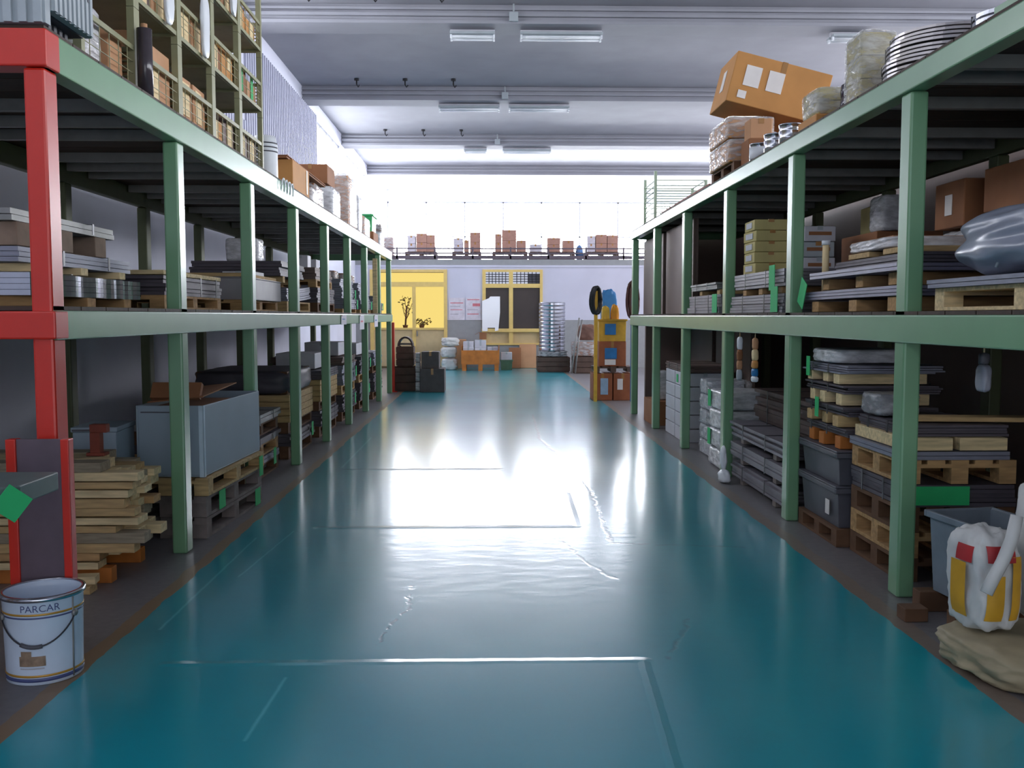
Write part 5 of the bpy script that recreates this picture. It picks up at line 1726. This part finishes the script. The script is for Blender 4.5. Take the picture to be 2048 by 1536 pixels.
for i, (px, y, w, h, m, lb) in enumerate(((1030, 28.1, .36, .62, CARDB, 'brown cardboard sheet leaning on the office wall, left one'), (1056, 28.2, .5, .72, CARDP, 'wide tan cardboard sheet leaning on the office wall, right one'))):
    o = MB().box(-w / 2, w / 2, -.02, .02, 0, h).obj('cardboard_sheet', m, None, loc=(fx(px, y), y, 0.004), bevel=.003)
    o.rotation_euler = (R(-12), 0, 0)
    tag(o, lb, 'cardboard')
# tower of shiny pans on a dark crate
YP = 26.6
slat_crate('dark crate carrying the tower of shiny rings', fx(1106, YP), YP, 0, .9, .8, .42, DK, inner=DK)
bundle('clear film heap on the crate under the shiny ring tower', fx(1106, YP), YP, .42, .8, .7, .16, inner=DKG, film=FILM, parts=(2, 1, 1), seed=220)
for k in range(13):
    coil('shiny shallow ring, number %d from the bottom of the far tower' % (k + 1), fx(1104, YP), YP, .58 + .104 * k, .37, .22, .102, SHINY, 'shiny rings in the far tower', turns=1, straps=0)
# dark goods beside it
slat_crate('dark crate right of the shiny ring tower', fx(1166, 25.9), 25.9, 0, .56, .7, .46, DK, inner=DK)
bundle('brown lumpy goods under film on the dark crate right of the tower', fx(1165, 25.9), 25.9, .46, .6, .6, .4, inner=CARDB, film=FILM, parts=(2, 1, 2), seed=225)
sack('dark brown sack on the lumpy goods right of the ring tower', fx(1174, 26), 26.0, .89, .5, .4, .42, mat('dark_brown_sack', (110, 78, 66), .7, bump=.3), seed=31)
t = thing('pipe_pair', 'two slim pale pipes leaning beside the dark brown sack', 'pipe', (fx(1152, 25.5), 25.45, 0))
MB().tube([(-.12, 0, 0.01), (.0, .1, .9), (.1, .2, 1.5)], .022, 8).obj('pipe', GALV, t, True)
MB().tube([(-.02, 0, 0.01), (.08, .1, .9), (.18, .2, 1.45)], .022, 8).obj('pipe', GALV, t, True)

# coloured goods at the end of the right rack
def hose(t, m, z, h, seed):
    rnd = random.Random(seed)
    for k in range(5):
        w, d_ = rnd.uniform(.05, .09), rnd.uniform(-.05, .05)
        pts = []
        for i in range(21):
            a = 2 * math.pi * i / 20
            pts.append((w * math.cos(a) + .012 * (k - 2), d_ + .02 * math.sin(2 * a), z + h / 2 + (h / 2) * math.sin(a) * rnd.uniform(.93, 1)))
        MB().tube(pts, .024, 7).obj('hose_loop', m, t, True)
YG = 17.6
BRC = mat('reddish_carton', (150, 86, 52), .7, var=.12)
carton('reddish-brown carton on the floor at the right rack end, left one', fx(1203, YG), YG, 0, .36, .5, .5, m=BRC, labels=[('y-', .03, .26, .14, .3, mat('pale_blue_label', (150, 178, 206), .5))])
carton('reddish-brown carton on the floor at the right rack end, right one', fx(1243, YG), YG, 0, .34, .5, .5, m=BRC, labels=[('y-', -.05, .3, .1, .2)])
pallet('dark pallet on the two reddish-brown floor cartons', fx(1224, YG), YG, .525, .7, .55, .10, m=DK)
carton('reddish carton with a blue and white label, above the dark pallet', fx(1222, YG), YG, .626, .5, .5, .46, m=BRC, labels=[('y-', -.03, .24, .22, .2, BLUEP), ('y-', -.04, .08, .2, .1)])
YEL = mat('ochre_yellow_crate', (206, 160, 52), .55, var=.12)
tub('ochre yellow crate with a blue label in the coloured stack', fx(1222, YG), YG, 1.088, .5, .5, .40, YEL, taper=.97, name='plastic_crate', cat='crate', labels=[('y-', -.04, .22, .2, .2, BLUEP)])
for i, (px, c, w, h) in enumerate(((1206, (240, 196, 70), .2, .26), (1226, (250, 170, 40), .2, .28))):
    sack('bright %s bag standing in the ochre yellow crate' % ('yellow', 'orange-yellow')[i], fx(px, YG) + (.03 if i == 0 else .01), YG - .145, 1.10, w - .05, .13, h + .36, mat('bright_bag_%d' % i, c, .4), seed=240 + i)
sack('blue bag behind the bright yellow bags, top of the coloured stack', fx(1220, YG), YG + .165, 1.1, .30, .07, .92, mat('blue_bag', (60, 130, 190), .4), seed=251)
t = thing('tool_bundle', 'dark bundle of straps and hoses at the left of the coloured stack', 'bundle', (fx(1193, YG) - .06, YG - .42, 0))
hose(t, BLACK, 1.58, .5, 61)
MB().box(-.03, .03, -.03, .03, 0, 2.0).obj('pole', YEL, t)
t = thing('tool_bundle', 'tall dark bundle of hoses on a blue pole at the right of the coloured stack', 'bundle', (fx(1256, YG) + .02, YG - .44, 0))
hose(t, mat('dark_red_brown_hose', (84, 48, 44), .5), 1.5, .68, 62)
MB().box(-.03, .03, -.03, .03, 0, 2.1).obj('pole', BLUEP, t)

# ------------------------------------------------------------------ goods on the mezzanine
ym = 29.8
def mx_(px):
    return (px - 980) * ym / FPX
MEZ = mat('mezzanine_carton', (166, 126, 112), .75, var=.1)
MEZB = mat('mezzanine_pale_box', (196, 190, 200), .6, var=.1)
ords = ['first', 'second', 'third', 'fourth', 'fifth']
groups = [
    (845, [(826, .26, .50, MEZB), (846, .34, .56, MEZ), (864, .26, .52, MEZ)]),
    (935, [(918, .3, .42, MEZB), (934, .16, .36, MEZ), (951, .34, .60, MEZ)]),
    (1020, [(997, .22, .55, MEZ), (1018, .46, .68, MEZ), (1042, .3, .36, MEZ)]),
    (1110, [(1070, .36, .24, MEZB), (1106, .42, .44, MEZ), (1135, .36, .36, MEZ)]),
    (1200, [(1180, .26, .5, MEZB), (1200, .36, .54, MEZ), (1222, .34, .52, MEZ)]),
]
for gi, (px, items) in enumerate(groups):
    lo = min(i[0] for i in items) - 12
    hi = max(i[0] for i in items) + 12
    w = (hi - lo) * ym / FPX
    for q in range(2):
        pallet('pallet on the mezzanine under the %s carton group from the left, %s' % (ords[gi], ('lower', 'upper')[q]), mx_((lo + hi) / 2), ym, ZM + .0015 + .145 * q, w, .8, .144, m=DK, group='pallets on the mezzanine')
    for j, (p, ww, hh, m) in enumerate(items):
        k = 2 if hh > .4 else 1
        for q in range(k):
            carton('%s carton on the mezzanine, %s group, %s stack%s' % ('pale' if m == MEZB else 'brown', ords[gi], ('left', 'middle', 'right')[j], (', lower', ', upper')[q] if k == 2 else ''),
                   mx_(p), ym, ZM + .292 + hh / k * q, ww - .02, .5, hh / k - .003, m=m, rz=.01 * (j - 1), group='cartons on the mezzanine', tape=True)
pallet('pallet at the left end of the mezzanine, half hidden by the left rack', mx_(775), ym, ZM + .0015, .7, .8, .144, m=DK)
bundle('wrapped goods at the left end of the mezzanine, half hidden by the left rack', mx_(775), ym, ZM + .147, .5, .5, .62, inner=MEZ, film=FILM, parts=(1, 1, 3), seed=260)
t = thing('blue_sheet', 'small blue tarpaulin heap between the mezzanine carton groups at the right', 'tarpaulin', (mx_(1158), ym, ZM + .0015))
MB().blob(.24, .5, .5, seed=71, amp=.2, e=2.2, n=10).obj('tarpaulin', mat('blue_tarpaulin', (96, 136, 190), .5), t, True)
